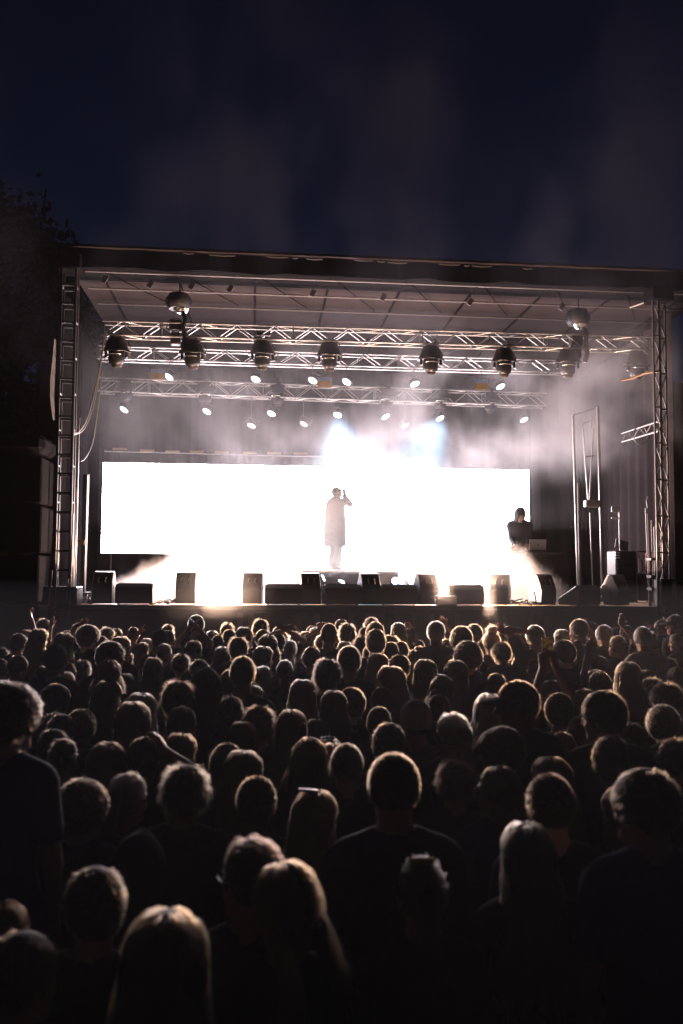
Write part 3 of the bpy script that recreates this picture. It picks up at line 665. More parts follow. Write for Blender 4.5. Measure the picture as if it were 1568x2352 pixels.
def drift(nt, pv):
    v, s = pos(nt)
    n = noise_(nt, v, .42, 4, (4.2, 8, 4), (1, 1, .62), .62)
    d_ = maprange(nt, n, .50, .68, 0, 1)
    edge = math_(nt, 'MULTIPLY', maprange(nt, s[2], 5., 7., 0, 1), maprange(nt, s[2], 11, 14, 1, 0))
    edge = math_(nt, 'MULTIPLY', edge, maprange(nt, s[1], -6.5, -4., 0, 1)); edge = math_(nt, 'MULTIPLY', edge, math_(nt, 'MAXIMUM', maprange(nt, s[0], -4.5, -1.5, .15, 1), maprange(nt, s[2], 7., 8.5, 1.3, 0)))
    edge = math_(nt, 'MULTIPLY', edge, maprange(nt, s[0], 3.2, 6.5, 1, .35)); nt.links.new(math_(nt, 'MULTIPLY', math_(nt, 'MULTIPLY', d_, edge), .0075), pv.inputs['Density']); pv.inputs['Color'].default_value = (.74, .76, 1., 1); pv.inputs['Anisotropy'].default_value = .1
vol('drifting_smoke', (-13, -6.5, 4.2), (9.5, -.6, 14), drift)

def lift_mist(d):
    def f(nt, pv): pv.inputs['Color'].default_value = (.78, .86, 1., 1); pv.inputs['Density'].default_value = d; pv.inputs['Anisotropy'].default_value = 0.
    return f
def far_lift_mist(nt, pv):
    v, s = pos(nt); nt.links.new(math_(nt, 'MULTIPLY', maprange(nt, s[2], 1.3, 2.5, 1, 0), .0026), pv.inputs['Density']); pv.inputs['Color'].default_value = (.78, .86, 1., 1)
vol('black_lift_mist', (-14, -7.5, -.5), (16, -.95, 2.5), far_lift_mist)  # added bluish volume that lifts the blacks between the farther people
BX = [P(x_, 1350, .3).x for x_ in (500, 1017, 1112)]
def glare(nt, pv):  # added volume imitating the bloom of the floor lamps over the stage edge
    v, s = pos(nt); n = noise_(nt, v, 1.6, 3, (2, 5, 1)); tot = None
    for bx_ in BX:
        g_ = maprange(nt, math_(nt, 'ABSOLUTE', math_(nt, 'SUBTRACT', s[0], bx_)), .1, 1.25, 1, 0); tot = g_ if tot is None else math_(nt, 'MAXIMUM', tot, g_)
    z_ = math_(nt, 'MULTIPLY', maprange(nt, s[2], FLOOR-1.0, FLOOR+.1, 0, 1), maprange(nt, s[2], FLOOR+.2, FLOOR+.85, 1, 0))
    d_ = math_(nt, 'MULTIPLY', math_(nt, 'MULTIPLY', tot, z_), maprange(nt, n, .3, .7, .5, 1)); d_ = math_(nt, 'MULTIPLY', d_, maprange(nt, s[1], -.85, -.4, 0, 1))
    nt.links.new(math_(nt, 'MULTIPLY', d_, .20), pv.inputs['Density']); pv.inputs['Color'].default_value = (.95, .92, .90, 1); pv.inputs['Anisotropy'].default_value = .2
vol('bloom_smoke', (BX[0]-1.4, -.9, FLOOR-1.05), (BX[2]+1.4, -.14, FLOOR+.9), glare)
vol('black_lift_mist', (-14, -20, -.5), (16, -7.55, 2.45), lift_mist(.0075))  # the same added lift for the dark bodies near the camera
# ------------------------------------------------------------------ people: one continuous body from a distance field
class Field:
    def __init__(s, mn, mx, h):
        s.h = h; s.o = np.array(mn, float); n = np.ceil((np.array(mx)-s.o)/h).astype(int)+1
        s.F = np.full(n, 1.0, np.float32); s.ax = [s.o[i]+np.arange(n[i])*h for i in range(3)]
    def sl(s, mn, mx):
        out = []
        for i in range(3):
            a = int(np.clip(np.floor((mn[i]-s.o[i])/s.h), 0, s.F.shape[i]-1)); b = int(np.clip(np.ceil((mx[i]-s.o[i])/s.h)+1, a+1, s.F.shape[i])); out.append(slice(a, b))
        return tuple(out)
    def grid(s, sl): return [a[q].reshape([-1 if i == j else 1 for j in range(3)]) for i, (a, q) in enumerate(zip(s.ax, sl))]
    def smin(s, sl, d, k):
        f = s.F[sl]; hh = np.clip(.5+.5*(d-f)/k, 0, 1); s.F[sl] = d*(1-hh)+f*hh-k*hh*(1-hh)
    def cut(s, sl, d, k=.006):
        f = s.F[sl]; d = -d; hh = np.clip(.5-.5*(d-f)/k, 0, 1); s.F[sl] = d*(1-hh)+f*hh+k*hh*(1-hh)
    def rc(s, a, b, r1, r2, k=.02, cut=False):
        a = np.array(a, float); b = np.array(b, float); m = max(r1, r2)+k+2*s.h
        sl = s.sl(np.minimum(a, b)-m, np.maximum(a, b)+m); X, Y, Z = s.grid(sl); ba = b-a; L = max(ba @ ba, 1e-9)
        t = np.clip(((X-a[0])*ba[0]+(Y-a[1])*ba[1]+(Z-a[2])*ba[2])/L, 0, 1)
        d = np.sqrt((X-a[0]-t*ba[0])**2+(Y-a[1]-t*ba[1])**2+(Z-a[2]-t*ba[2])**2)-(r1+(r2-r1)*t)
        (s.cut if cut else s.smin)(sl, d.astype(np.float32), k)
    def ell(s, c, r, k=.02, M3=None, cut=False):
        c = np.array(c, float); r = np.array(r, float); m = r.max()+k+2*s.h
        sl = s.sl(c-m, c+m); X, Y, Z = s.grid(sl); X = X-c[0]; Y = Y-c[1]; Z = Z-c[2]
        if M3 is not None:
            q = np.array(M3).T; X, Y, Z = q[0, 0]*X+q[0, 1]*Y+q[0, 2]*Z, q[1, 0]*X+q[1, 1]*Y+q[1, 2]*Z, q[2, 0]*X+q[2, 1]*Y+q[2, 2]*Z
        k0 = np.sqrt((X/r[0])**2+(Y/r[1])**2+(Z/r[2])**2); k1 = np.sqrt((X/r[0]**2)**2+(Y/r[1]**2)**2+(Z/r[2]**2)**2)+1e-9
        (s.cut if cut else s.smin)(sl, (k0*(k0-1)/k1).astype(np.float32), k)
    def below(s, z):                       # keep what is above z
        s.F = np.maximum(s.F, (z-s.ax[2]).astype(np.float32)[None, None, :])
    def above(s, z):
        s.F = np.maximum(s.F, (s.ax[2]-z).astype(np.float32)[None, None, :])
    def net(s):
        F = s.F; F[0] = 1; F[-1] = 1; F[:, 0] = 1; F[:, -1] = 1; F[:, :, 0] = 1; F[:, :, -1] = 1
        ins = F < 0
        C = [(i, j, k) for i in (0, 1) for j in (0, 1) for k in (0, 1)]
        sh = tuple(q-1 for q in F.shape); cnt = np.zeros(sh, np.int8)
        for i, j, k in C: cnt += ins[i:i+sh[0], j:j+sh[1], k:k+sh[2]]
        act = (cnt > 0) & (cnt < 8); idx = np.argwhere(act); ID = np.full(sh, -1, np.int32); ID[act] = np.arange(len(idx))
        sm = np.zeros((len(idx), 3)); n = np.zeros((len(idx), 1))
        for a in C:
            for ax in range(3):
                if a[ax]: continue
                b = list(a); b[ax] = 1
                fa = F[tuple((idx+np.array(a)).T)]; fb = F[tuple((idx+np.array(b)).T)]; mk = (fa < 0) != (fb < 0)
                t = np.where(mk, fa/np.where(mk, fa-fb, 1), 0); p = np.tile(np.array(a, float), (len(idx), 1)); p[:, ax] += t
                sm += p*mk[:, None]; n += mk[:, None]
        V = s.o+(idx+sm/n)*s.h; faces = []
        for ax in range(3):
            u, v = (ax+1) % 3, (ax+2) % 3
            sa = [slice(None)]*3; sb = [slice(None)]*3; sa[ax] = slice(0, -1); sb[ax] = slice(1, None)
            A = ins[tuple(sa)]; B = ins[tuple(sb)]; e = np.argwhere(A != B); flip = A[tuple(e.T)]
            du = np.zeros(3, int); du[u] = 1; dv = np.zeros(3, int); dv[v] = 1
            q = np.stack([ID[tuple((e-du-dv).T)], ID[tuple((e-dv).T)], ID[tuple(e.T)], ID[tuple((e-du).T)]], 1)
            q[~flip] = q[~flip][:, ::-1]; faces.append(q)
        return V, np.concatenate(faces)
def mesh_np(name, V, Fq, mats):
    me = bpy.data.meshes.new(name); n = len(Fq)
    me.vertices.add(len(V)); me.vertices.foreach_set('co', np.asarray(V, np.float32).ravel())
    me.loops.add(4*n); me.loops.foreach_set('vertex_index', np.asarray(Fq, np.int32).ravel())
    me.polygons.add(n); me.polygons.foreach_set('loop_start', np.arange(0, 4*n, 4, dtype=np.int32))
    me.polygons.foreach_set('use_smooth', np.ones(n, bool))
    me.update(calc_edges=True)
    for m in mats: me.materials.append(m)
    return me
def unit(v): v = np.array(v, float); return v/(np.linalg.norm(v)+1e-9)
def elbow(sh, wr, up, fo, pole):
    sh = np.array(sh, float); wr = np.array(wr, float); d = wr-sh; L = np.linalg.norm(d)
    if L > (up+fo)*.985: wr = sh+d/L*(up+fo)*.985; d = wr-sh; L = np.linalg.norm(d)
    a = (up*up-fo*fo+L*L)/(2*L); hgt = math.sqrt(max(up*up-a*a, 0)); dn = d/L; p = np.array(pole, float); p = p-dn*(p @ dn); p = unit(p)
    return sh+dn*a+p*hgt, wr
HC = np.array([0, .02, 1.635])              # head centre of the 1.75 m figure
def yawm(a, pitch=0): return np.array(Matrix.Rotation(a, 3, 'Z') @ Matrix.Rotation(pitch, 3, 'X'))
def add_head(f, yaw=0, pitch=0, off=(0, 0, 0)):
    Q = yawm(yaw, pitch); c = HC+np.array(off); T = lambda p: c+Q @ np.array(p, float)
    f.rc((0, -.02, 1.45)+np.array(off)*.3, T((0, -.02, -.06)), .060, .056, .03)
    f.ell(T((0, -.008, .02)), (.075, .095, .095), .02, Q); f.ell(T((0, .03, -.045)), (.060, .066, .072), .03, Q)
    f.rc(T((-.02, .07, -.098)), T((.02, .07, -.098)), .024, .024, .025); f.rc(T((0, .092, .012)), T((0, .112, -.028)), .009, .014, .012)
    for s in (-1, 1):
        f.ell(T((s*.078, -.008, -.012)), (.010, .020, .033), .006, Q @ yawm(-s*.35)); f.rc(T((s*.015, .094, .03)), T((s*.045, .082, .03)), .009, .008, .012)
        f.ell(T((s*.032, .098, .008)), (.015, .012, .010), .006, Q, True); f.ell(T((s*.032, .083, .008)), (.012, .012, .012), .003, Q); f.ell(T((s*.034, .07, -.035)), (.026, .022, .022), .02, Q)
    f.ell(T((0, .094, -.062)), (.022, .009, .005), .006, Q); f.ell(T((0, .092, -.073)), (.019, .009, .006), .005, Q)
    return Q, c
def add_hand(f, wr, d, nrm, style, side, sc_=1.):
    """palm and five fingers leaving the wrist along d; nrm is the palm's facing"""
    d = unit(d); nrm = unit(np.array(nrm)-d*(np.array(nrm) @ d)); s = np.cross(d, nrm)*side; wr = np.array(wr, float)
    kn = []
    for i, o in enumerate((-.030, -.010, .010, .029)):
        p = wr+d*(.088-.006*abs(i-1.2))+s*o; kn.append(p); f.rc(wr+s*o*.55+d*.005, p, .017, .0135, .010)
    L = (.070, .080, .074, .058)
    for i in range(4):
        spread = s*(i-1.5)*(.09 if style == 'open' else .03)
        if style == 'open': d1 = unit(d+spread+nrm*.08); d2 = unit(d+spread+nrm*.30)
        elif style == 'point' and i == 1: d1 = d2 = unit(d+spread)
        elif style == 'flat': d1 = unit(d); d2 = unit(d+nrm*.08)
        elif style in ('grip', 'point'): d1 = unit(d*.35+nrm); d2 = unit(-d*.8+nrm*.35)
        else: d1 = unit(d+nrm*.35+spread*.5); d2 = unit(d*.55+nrm)
        m_ = kn[i]+d1*L[i]*.52; e = m_+d2*L[i]*.48; f.rc(kn[i], m_, .0100, .0092, .006); f.rc(m_, e, .0092, .0078, .006)
    t0 = wr+d*.028-s*.026; td = unit(d*.55-s*.8+nrm*.35) if style in ('open', 'relax') else unit(d*.75-s*.15+nrm*.65)
    t1 = t0+td*.042; t2 = t1+unit(td+d*.5)*.032; f.rc(wr+d*.015-s*.012, t1, .016, .0125, .008); f.rc(t1, t2, .0115, .009, .006)
DEF = {-1: ((-.235, -.03, 1.11), (-.215, .06, .87)), 1: ((.235, -.03, 1.11), (.215, .06, .87))}
def make_body(name, fem=0, yaw=0, pitch=0, arms=None, sleeve='short', hem=.84, hood=False, coat=False, h=.009, off=(0, 0, 0), bulky=False):
    """arms: {side: dict(w=wrist, pole=, n=palm normal, d=hand direction, style=)}; returns body, top, trouser meshes and the head frame"""
    w_ = 1-.11*fem; arms = arms or {}; A = {}
    for s in (-1, 1):
        shd = np.array((s*.178*w_, -.012, 1.405))
        if s in arms:
            a = arms[s]
            if a['w'][2] > 1.5: shd = shd+np.array((-s*.015, 0, .05))
            el, wr = elbow(shd, a['w'], .29, .255, a.get('pole', (s, -.3, -.6))); d = a.get('d', unit(wr-el)); A[s] = (shd, el, wr, d, a.get('n', (0, 1, 0)), a.get('style', 'open'))
        else:
            el, wr = [np.array(q) for q in DEF[s]]; el[0] *= w_; wr[0] *= w_; A[s] = (shd, el, wr, unit((0, .15, -1)), (-s, .2, 0), 'relax')
    P_ = np.array([p for s in A for p in A[s][:3]])
    mn = np.minimum(P_.min(0)-.22, (-.32, -.24, -.02)); mx = np.maximum(P_.max(0)+.22, (.32, .28, 1.80)); mx[2] = max(mx[2], 1.80+abs(off[2])); mn[2] = -.02
    if hood == 'up': mx[2] = 1.98
    f = Field(mn, mx, h)
    def torso(f, e=0.):
        f.ell((0, 0, 1.27), (.165*w_+e, .112+e, .20+e), .03); f.rc((-.13*w_, -.012, 1.405), (.13*w_, -.012, 1.405), .066*w_+e, .066*w_+e, .05)
        for s in (-1, 1): f.rc((s*.04, -.02, 1.47), (s*.14*w_, -.012, 1.425), .048+e, .052*w_+e, .04)
        f.ell((0, 0, 1.08), (.142*w_-.012*fem+e, .104+e, .19+e), .04); f.ell((0, -.005, .93), (.163+e, .115+e, .13+e), .05)
        if fem:
            for s in (-1, 1): f.ell((s*.07, .085, 1.27), (.065+e, .06+e, .065+e), .03)
    def legs(f, e=0.):
        for s in (-1, 1):
            f.rc((s*.088, 0, .90), (s*.098, .012, .50), .088+e, .056+e, .03); f.rc((s*.098, .012, .50), (s*.102, -.012, .09), .054+e, .038+e*1.2, .02)
    torso(f); legs(f)
    for s in (-1, 1): f.rc((s*.102, -.03, .045), (s*.112, .14, .032), .044, .034, .02)
    Q, c = add_head(f, yaw, pitch, off)
    for s, (sh, el, wr, d, n_, stl) in A.items():
        f.rc(sh, el, .050-.006*fem, .038-.004*fem, .03); f.rc(el, wr, .038-.004*fem, .026-.002*fem, .015); add_hand(f, wr, d, n_, stl, s)
    V, Fq = f.net(); body = mesh_np('person_body', V, Fq, [SKIN[0]])
    g = Field(mn, mx, .014); torso(g, .014)
    for s, (sh, el, wr, *_r) in A.items():
        g.rc(sh, el if sleeve == 'long' else sh+(el-sh)*(.62 if sleeve == 'short' else .18), .060-.006*fem, (.052 if sleeve == 'long' else .056)-.005*fem, .03)
        if sleeve == 'long': g.rc(el, el+(wr-el)*.94, .051-.005*fem, .040, .02)
    if bulky and not coat: g.ell((0, -.02, 1.24), (.235, .19, .30), .05); g.rc((-.16, -.02, 1.40), (.16, -.02, 1.40), .105, .105, .05)
    if hood == 'down': g.ell((0, -.10, 1.47), (.10, .06, .05), .03); g.rc((-.08, -.03, 1.49), (.08, -.03, 1.49), .03, .03, .03)
    if hood == 'collar': g.rc((-.055, -.035, 1.50), (.055, -.035, 1.50), .036, .036, .03)
    if hood == 'up':
        T = lambda p: c+Q @ np.array(p, float)
        g.ell(T((0, -.015, .035)), (.118, .138, .142), .03, Q); g.rc(T((0, -.03, .10)), T((0, .03, .16)), .06, .03, .05); g.rc(T((0, -.03, -.05)), (0, -.03, 1.44), .105, .11, .04); g.ell(T((0, .14, -.025)), (.068, .10, .10), .02, Q, True); g.rc(T((0, .05, -.02)), T((0, .2, -.04)), .06, .06, .02, True)
    if coat:
        g.rc((0, -.01, 1.36), (0, -.02, .60), .205, .245, .05)
    X, Y, Z = g.grid(tuple(slice(None) for _ in range(3)))
    g.F += (.004*np.sin(Z*46+6*np.sin(X*11)+Y*20)*np.clip((1.36-Z)*3, 0.15, 1)).astype(np.float32)
    g.below(.50 if coat else hem)
    if hood != 'up': g.F = np.maximum(g.F, np.where((X**2+(Y+.01)**2 < .062**2) & (Z > 1.455), .02, -1).astype(np.float32))
    V, Fq = g.net(); top = mesh_np('top', V, Fq, [CLOTH['black']])
    if bulky: PB = .05
    else: PB = .012
    g = Field((-.3, -.25, 0), (.3, .25, 1.1), .018); g.ell((0, -.005, .93), (.172, .124, .12), .03); legs(g, PB); g.below(.085); g.above(1.02)
    V, Fq = g.net(); tr = mesh_np('trousers', V, Fq, [CLOTH['denim']])
    hm = Matrix(Q.tolist()).to_4x4(); hm.translation = c
    return dict(body=body, top=top, trousers=tr, head=hm, arms=A)

def skin(name, rgb):
    m = mat(name, rgb, .5, vary=.12, scale=30); b = m.node_tree.nodes['Principled BSDF']; b.inputs['Subsurface Weight'].default_value = .3; b.inputs['Subsurface Scale'].default_value = .015
    return m
SKIN = [skin('fair_skin', (.52, .32, .24)), skin('tan_skin', (.38, .21, .14)), skin('brown_skin', (.16, .08, .05))]
CLOTH = {k: mat(k+'_fabric', v, .9, spec=.15, vary=.3, scale=40, bump=.25) for k, v in dict(black=(.032, .032, .035), charcoal=(.07, .07, .078), navy=(.03, .045, .10), denim=(.05, .08, .15), grey=(.12, .12, .125), white=(.5, .48, .46), olive=(.06, .065, .035), maroon=(.12, .02, .025), brown=(.12, .075, .05), beige=(.34, .30, .26), red=(.30, .03, .025)).items()}
def hair_mat(name, mel, red, rough=.35):
    m = bpy.data.materials.new(name); m.use_nodes = True; nt = m.node_tree; nt.nodes.clear()
    o = nt.nodes.new('ShaderNodeOutputMaterial'); h_ = nt.nodes.new('ShaderNodeBsdfHairPrincipled')
    h_.parametrization = 'COLOR'; h_.inputs['Color'].default_value = (*mel, 1)
    h_.inputs['Roughness'].default_value = rough; h_.inputs['Radial Roughness'].default_value = .4; h_.inputs['Random Roughness'].default_value = .2
    nt.links.new(h_.outputs[0], o.inputs['Surface']); return m
HAIR = dict(dark=hair_mat('dark_brown_hair', (.105, .050, .022), 0), brown=hair_mat('brown_hair', (.25, .125, .052), 0), blond=hair_mat('blond_hair', (.60, .39, .20), 0), red=hair_mat('auburn_hair', (.30, .11, .05), 0), black=hair_mat('black_hair', (.04, .028, .022), 0), grey=hair_mat('grey_hair', (.42, .37, .32), 0))
HSHELL = {k: mat(k+'_hair_mass', v, .7, vary=.4, scale=60, bump=.4) for k, v in dict(dark=(.02, .013, .009), brown=(.045, .028, .018), blond=(.16, .11, .065), red=(.07, .028, .014), black=(.01, .009, .008), grey=(.16, .15, .14)).items()}

# ---- hair: a closed mass plus loose strands, in head space (+y is the face)
EC = np.array([0, -.008, .02]); ER = np.array([.079, .099, .099])
def hair_mass(style):
    f = Field((-.22, -.27, -.62), (.22, .17, .25), .011)
    e = dict(buzz=.003, crew=.008, short=.017, messy=.022, curly=.030, afro=.055, long=.004, wavy=.008, bob=.008, tied=.006, bun=.006, pigtail=.006)[style]
    f.ell(EC, ER+e, .02)
    if style in ('buzz', 'crew', 'short', 'messy', 'curly', 'afro', 'tied', 'bun', 'pigtail'):
        f.ell((0, .10, -.075), (.085, .115, .105), .015, None, True); f.rc((-.1, .0, -.075), (.1, .0, -.075), .035, .035, .01, True); f.ell((0, -.03, -.16), (.12, .15, .08 if style not in ('short', 'messy') else .06), .01, None, True)
    if style in ('long', 'wavy', 'bob'):
        zb = {'long': -.44, 'wavy': -.36, 'bob': -.15}[style]; fl = {'long': 1.15, 'wavy': 1.35, 'bob': 1.15}[style]
        for x in (-.055, -.02, .02, .055): f.rc((x, -.055, .0), (x*1.05, -.115 if zb < -.2 else -.085, zb*.93), .040, .014 if style == 'long' else .024, .04)
        for s in (-1, 1): f.rc((s*.062, -.005, 0), (s*.060*fl, -.055, zb*.75), .026, .010, .03); f.rc((s*.066, -.03, 0), (s*.066*fl, -.09, zb*.85), .024, .012, .03)
        f.ell((0, .115, -.06), (.060, .115, .13), .02, None, True)
    if style == 'bun': f.ell((0, -.06, .145), (.05, .048, .045), .02)
    if style == 'tied': f.ell((0, -.115, .03), (.032, .04, .034), .02); f.rc((0, -.14, .02), (0, -.15, -.24), .03, .012, .03)
    if style == 'pigtail':
        for s in (-1, 1): f.rc((s*.06, -.08, -.05), (s*.085, -.10, -.28), .028, .010, .02)
    V, Fq = f.net(); return mesh_np('hair_'+style, V, Fq, [HSHELL['dark']])
def strands(style, n, seed):
    g = np.random.RandomState(seed); out = []; rad = []
    pts = {'buzz': 2, 'crew': 3, 'short': 4, 'messy': 5, 'curly': 7, 'afro': 7}.get(style, 9)
    while len(out) < n:
        d = unit(g.normal(0, 1, 3)); lim = np.interp(d[1], [-1, -.3, .2, .75, 1], [-.72, -.72, -.35, .35, .5])
        if d[2] < lim: continue
        root = EC+d*ER*1.0; nr = unit(d/ER); p = [root]; down = np.array([0, 0, -1.]) ; tang = unit(down-nr*(down @ nr)+np.array([0, -.25 if d[2] > .5 else 0, 0]))
        if style in ('buzz', 'crew', 'short', 'messy'):
            L = {'buzz': .007, 'crew': .016, 'short': .032, 'messy': .052}[style]*g.uniform(.6, 1.25); cl_ = np.array(noise.noise_vector(Vector(d*4.5)))*{'buzz': 0, 'crew': .25, 'short': .55, 'messy': .9}[style]; dr = unit(nr*{'buzz': 1, 'crew': .9, 'short': .45, 'messy': .5}[style]+tang*(.45 if style in ('buzz', 'crew') else .75)+cl_+g.normal(0, .16, 3))
            for i in range(1, pts): p.append(p[-1]+dr*L/(pts-1)); dr = unit(dr+tang*.2+g.normal(0, .10, 3))
        elif style in ('curly', 'afro'):
            L = (.048 if style == 'curly' else .08)*g.uniform(.6, 1.1); a = unit(np.cross(nr, g.normal(0, 1, 3))); b = np.cross(nr, a); ph = g.uniform(0, 6.28)
            for i in range(1, pts):
                t = i/(pts-1); ang = ph+t*g.uniform(6, 9); p.append(root+nr*L*t*.75+tang*L*t*.35+(a*math.cos(ang)+b*math.sin(ang))*.010*min(1, 3*t))
        elif style in ('long', 'wavy', 'bob'):
            zend = {'long': -.46, 'wavy': -.38, 'bob': -.17}[style]*g.uniform(.8, 1.05); fl = {'long': 1.5, 'wavy': 1.8, 'bob': 1.35}[style]
            ph = math.atan2(d[1], d[0]); th = math.acos(np.clip(d[2], -1, 1)); lift = 1.08+g.uniform(0, .09)+(.06 if style == 'wavy' else 0)+.035*math.sin(9*ph+3*th)+.02*math.sin(23*ph)-.07*math.exp(-((root[0]-.012)/.011)**2)*(d[2] > .3); p = [root]; k1 = max(2, int(5*(1.75-th)/1.75)); ph2 = ph
            if math.sin(ph) > .2: tgt = -.05 if math.cos(ph) > 0 else math.pi+.05   # front hair swept to the sides
            else: tgt = ph
            for i in range(1, k1+1):
                t = i/k1; tt = th+(1.75-th)*t if th < 1.75 else th; pp = ph+(tgt-ph)*t
                p.append(EC+ER*(lift+(.05 if t > .5 else 0))*np.array([math.sin(tt)*math.cos(pp), math.sin(tt)*math.sin(pp), math.cos(tt)]))
            q = p[-1]; nn = pts-len(p); end = np.array([q[0]*fl*.95, min(q[1], -.0)*.6-.075 if zend < -.2 else q[1]*.9, zend])+g.normal(0, .010, 3)+np.array([math.sin(17*ph), math.cos(19*ph), math.sin(13*ph)*2.5])*.016; wv = 5*ph+g.uniform(0, 1.2)
            for i in range(1, nn+1):
                t = i/nn; r_ = q+(end-q)*t; r_[:2] += np.array([math.sin(wv+t*9), math.cos(wv+t*8)])*(.012 if style == 'wavy' else .004)*t; p.append(r_)
            if g.rand() < .14: p = [r_+g.normal(0, .016, 3)*(i/len(p)) for i, r_ in enumerate(p)]
        else:
            gp = dict(bun=(0, -.06, .13), tied=(0, -.115, .03), pigtail=(math.copysign(.06, d[0]), -.08, -.05))[style]; gp = np.array(gp); gd = unit((gp-EC)/ER)
            for i in range(1, 5):
                t = i/5; dd = unit(d*(1-t)+gd*t+1e-3); p.append(EC+dd*ER*(1.07+.03*math.sin(t*3.1)+g.uniform(0, .03)))
            if style == 'bun':
                a = g.uniform(0, 6.28); e = g.uniform(-1, 1)
                for i in range(4): a += .8; rb = .050*math.sqrt(max(.05, 1-min(1, abs(e+.2*(i-1.5)))**2)); p.append(gp+np.array([math.cos(a)*rb, math.sin(a)*rb*.95, .015+.042*(e+.2*(i-1.5))]))
            else:
                end = gp+np.array([(.02 if style == 'pigtail' else 0)*np.sign(d[0])+g.normal(0, .014), -.04+g.normal(0, .012), -.27 if style == 'tied' else -.24])
                for i in range(4): t = (i+1)/4; p.append(gp+(end-gp)*t+np.array([0, -.035*math.sin(t*3), 0])+g.normal(0, .006, 3))
            if g.rand() < .05:
                p = [r_+nr*.006*k+g.normal(0, .003, 3) for k, r_ in enumerate(p)]
        p = p[:pts]
        while len(p) < pts: p.append(p[-1]+(p[-1]-p[-2])*.3)
        out.append(p)
    cv = bpy.data.hair_curves.new('strands_'+style); cv.add_curves([pts]*n)
    arr = np.asarray(out, np.float32).reshape(-1, 3); cv.attributes['position'].data.foreach_set('vector', arr.ravel()) if 'position' in cv.attributes else cv.points.foreach_set('position', arr.ravel())
    t = np.tile(np.linspace(1, .35, pts), n)*(.0010 if style not in ('long', 'wavy', 'bob', 'tied', 'bun', 'pigtail') else .0012)
    if 'radius' not in cv.attributes: cv.attributes.new('radius', 'FLOAT', 'POINT')
    cv.attributes['radius'].data.foreach_set('value', t.astype(np.float32))
    cv.materials.append(HAIR['dark']); return cv
NS = dict(buzz=2600, crew=3200, short=3000, messy=3000, curly=2600, afro=2800, long=3400, wavy=3400, bob=3000, tied=2600, bun=2200, pigtail=2200)
STY = {k: (hair_mass(k), strands(k, n, i+1)) for i, (k, n) in enumerate(NS.items())}
HW = dict(messy=.2, buzz=.172, crew=.18, short=.19, curly=.21, afro=.27, long=.205, wavy=.22, bob=.21, tied=.18, bun=.18, pigtail=.18, cap=.19, beanie=.195, hood=.235)
HTOP = dict(messy=.14, buzz=.12, crew=.13, short=.135, curly=.155, afro=.18, long=.135, wavy=.138, bob=.135, tied=.125, bun=.125, pigtail=.125, cap=.135, beanie=.14, hood=.15)
def cap_meshes():
    f = Field((-.12, -.14, -.12), (.12, .16, .2), .010); f.ell(EC+np.array([0, 0, .0]), ER+.012, .01); f.below(.015); f.ell(EC, ER+.003, .005, None, True)
    V, q = f.net(); dome = mesh_np('cap_dome', V, q, [CLOTH['black']])
    f = Field((-.12, .02, -.03), (.12, .24, .08), .007); f.ell((0, .085, .028), (.078, .105, .02), .01); f.F = np.maximum(f.F, (.075-f.ax[1]).astype(np.float32)[None, :, None]); V, q = f.net(); brim = mesh_np('brim', V, q, [CLOTH['black']])
    f = Field((-.12, -.14, -.12), (.12, .16, .22), .010); f.ell(EC+np.array([0, -.004, .008]), ER+np.array([.016, .016, .022]), .01); f.below(-.03); f.ell(EC, ER+.003, .005, None, True); V, q = f.net(); bean = mesh_np('beanie', V, q, [CLOTH['grey']])
    gl = MB()
    for s in (-1, 1):
        gl.tube([(s*.033+.024*math.cos(a), .108, .006+.019*math.sin(a)) for a in np.linspace(0, 6.283, 15)], .0022, 5); gl.tube([(s*.057, .106, .012), (s*.08, .06, .012), (s*.083, -.01, .004)], .002, 5)
    gl.tube([(-.009, .110, .010), (.009, .110, .010)], .002, 5)
    return dome, brim, bean, gl.mesh('glasses', M['plastic'])
DOME, BRIM, BEAN, GLS = cap_meshes()
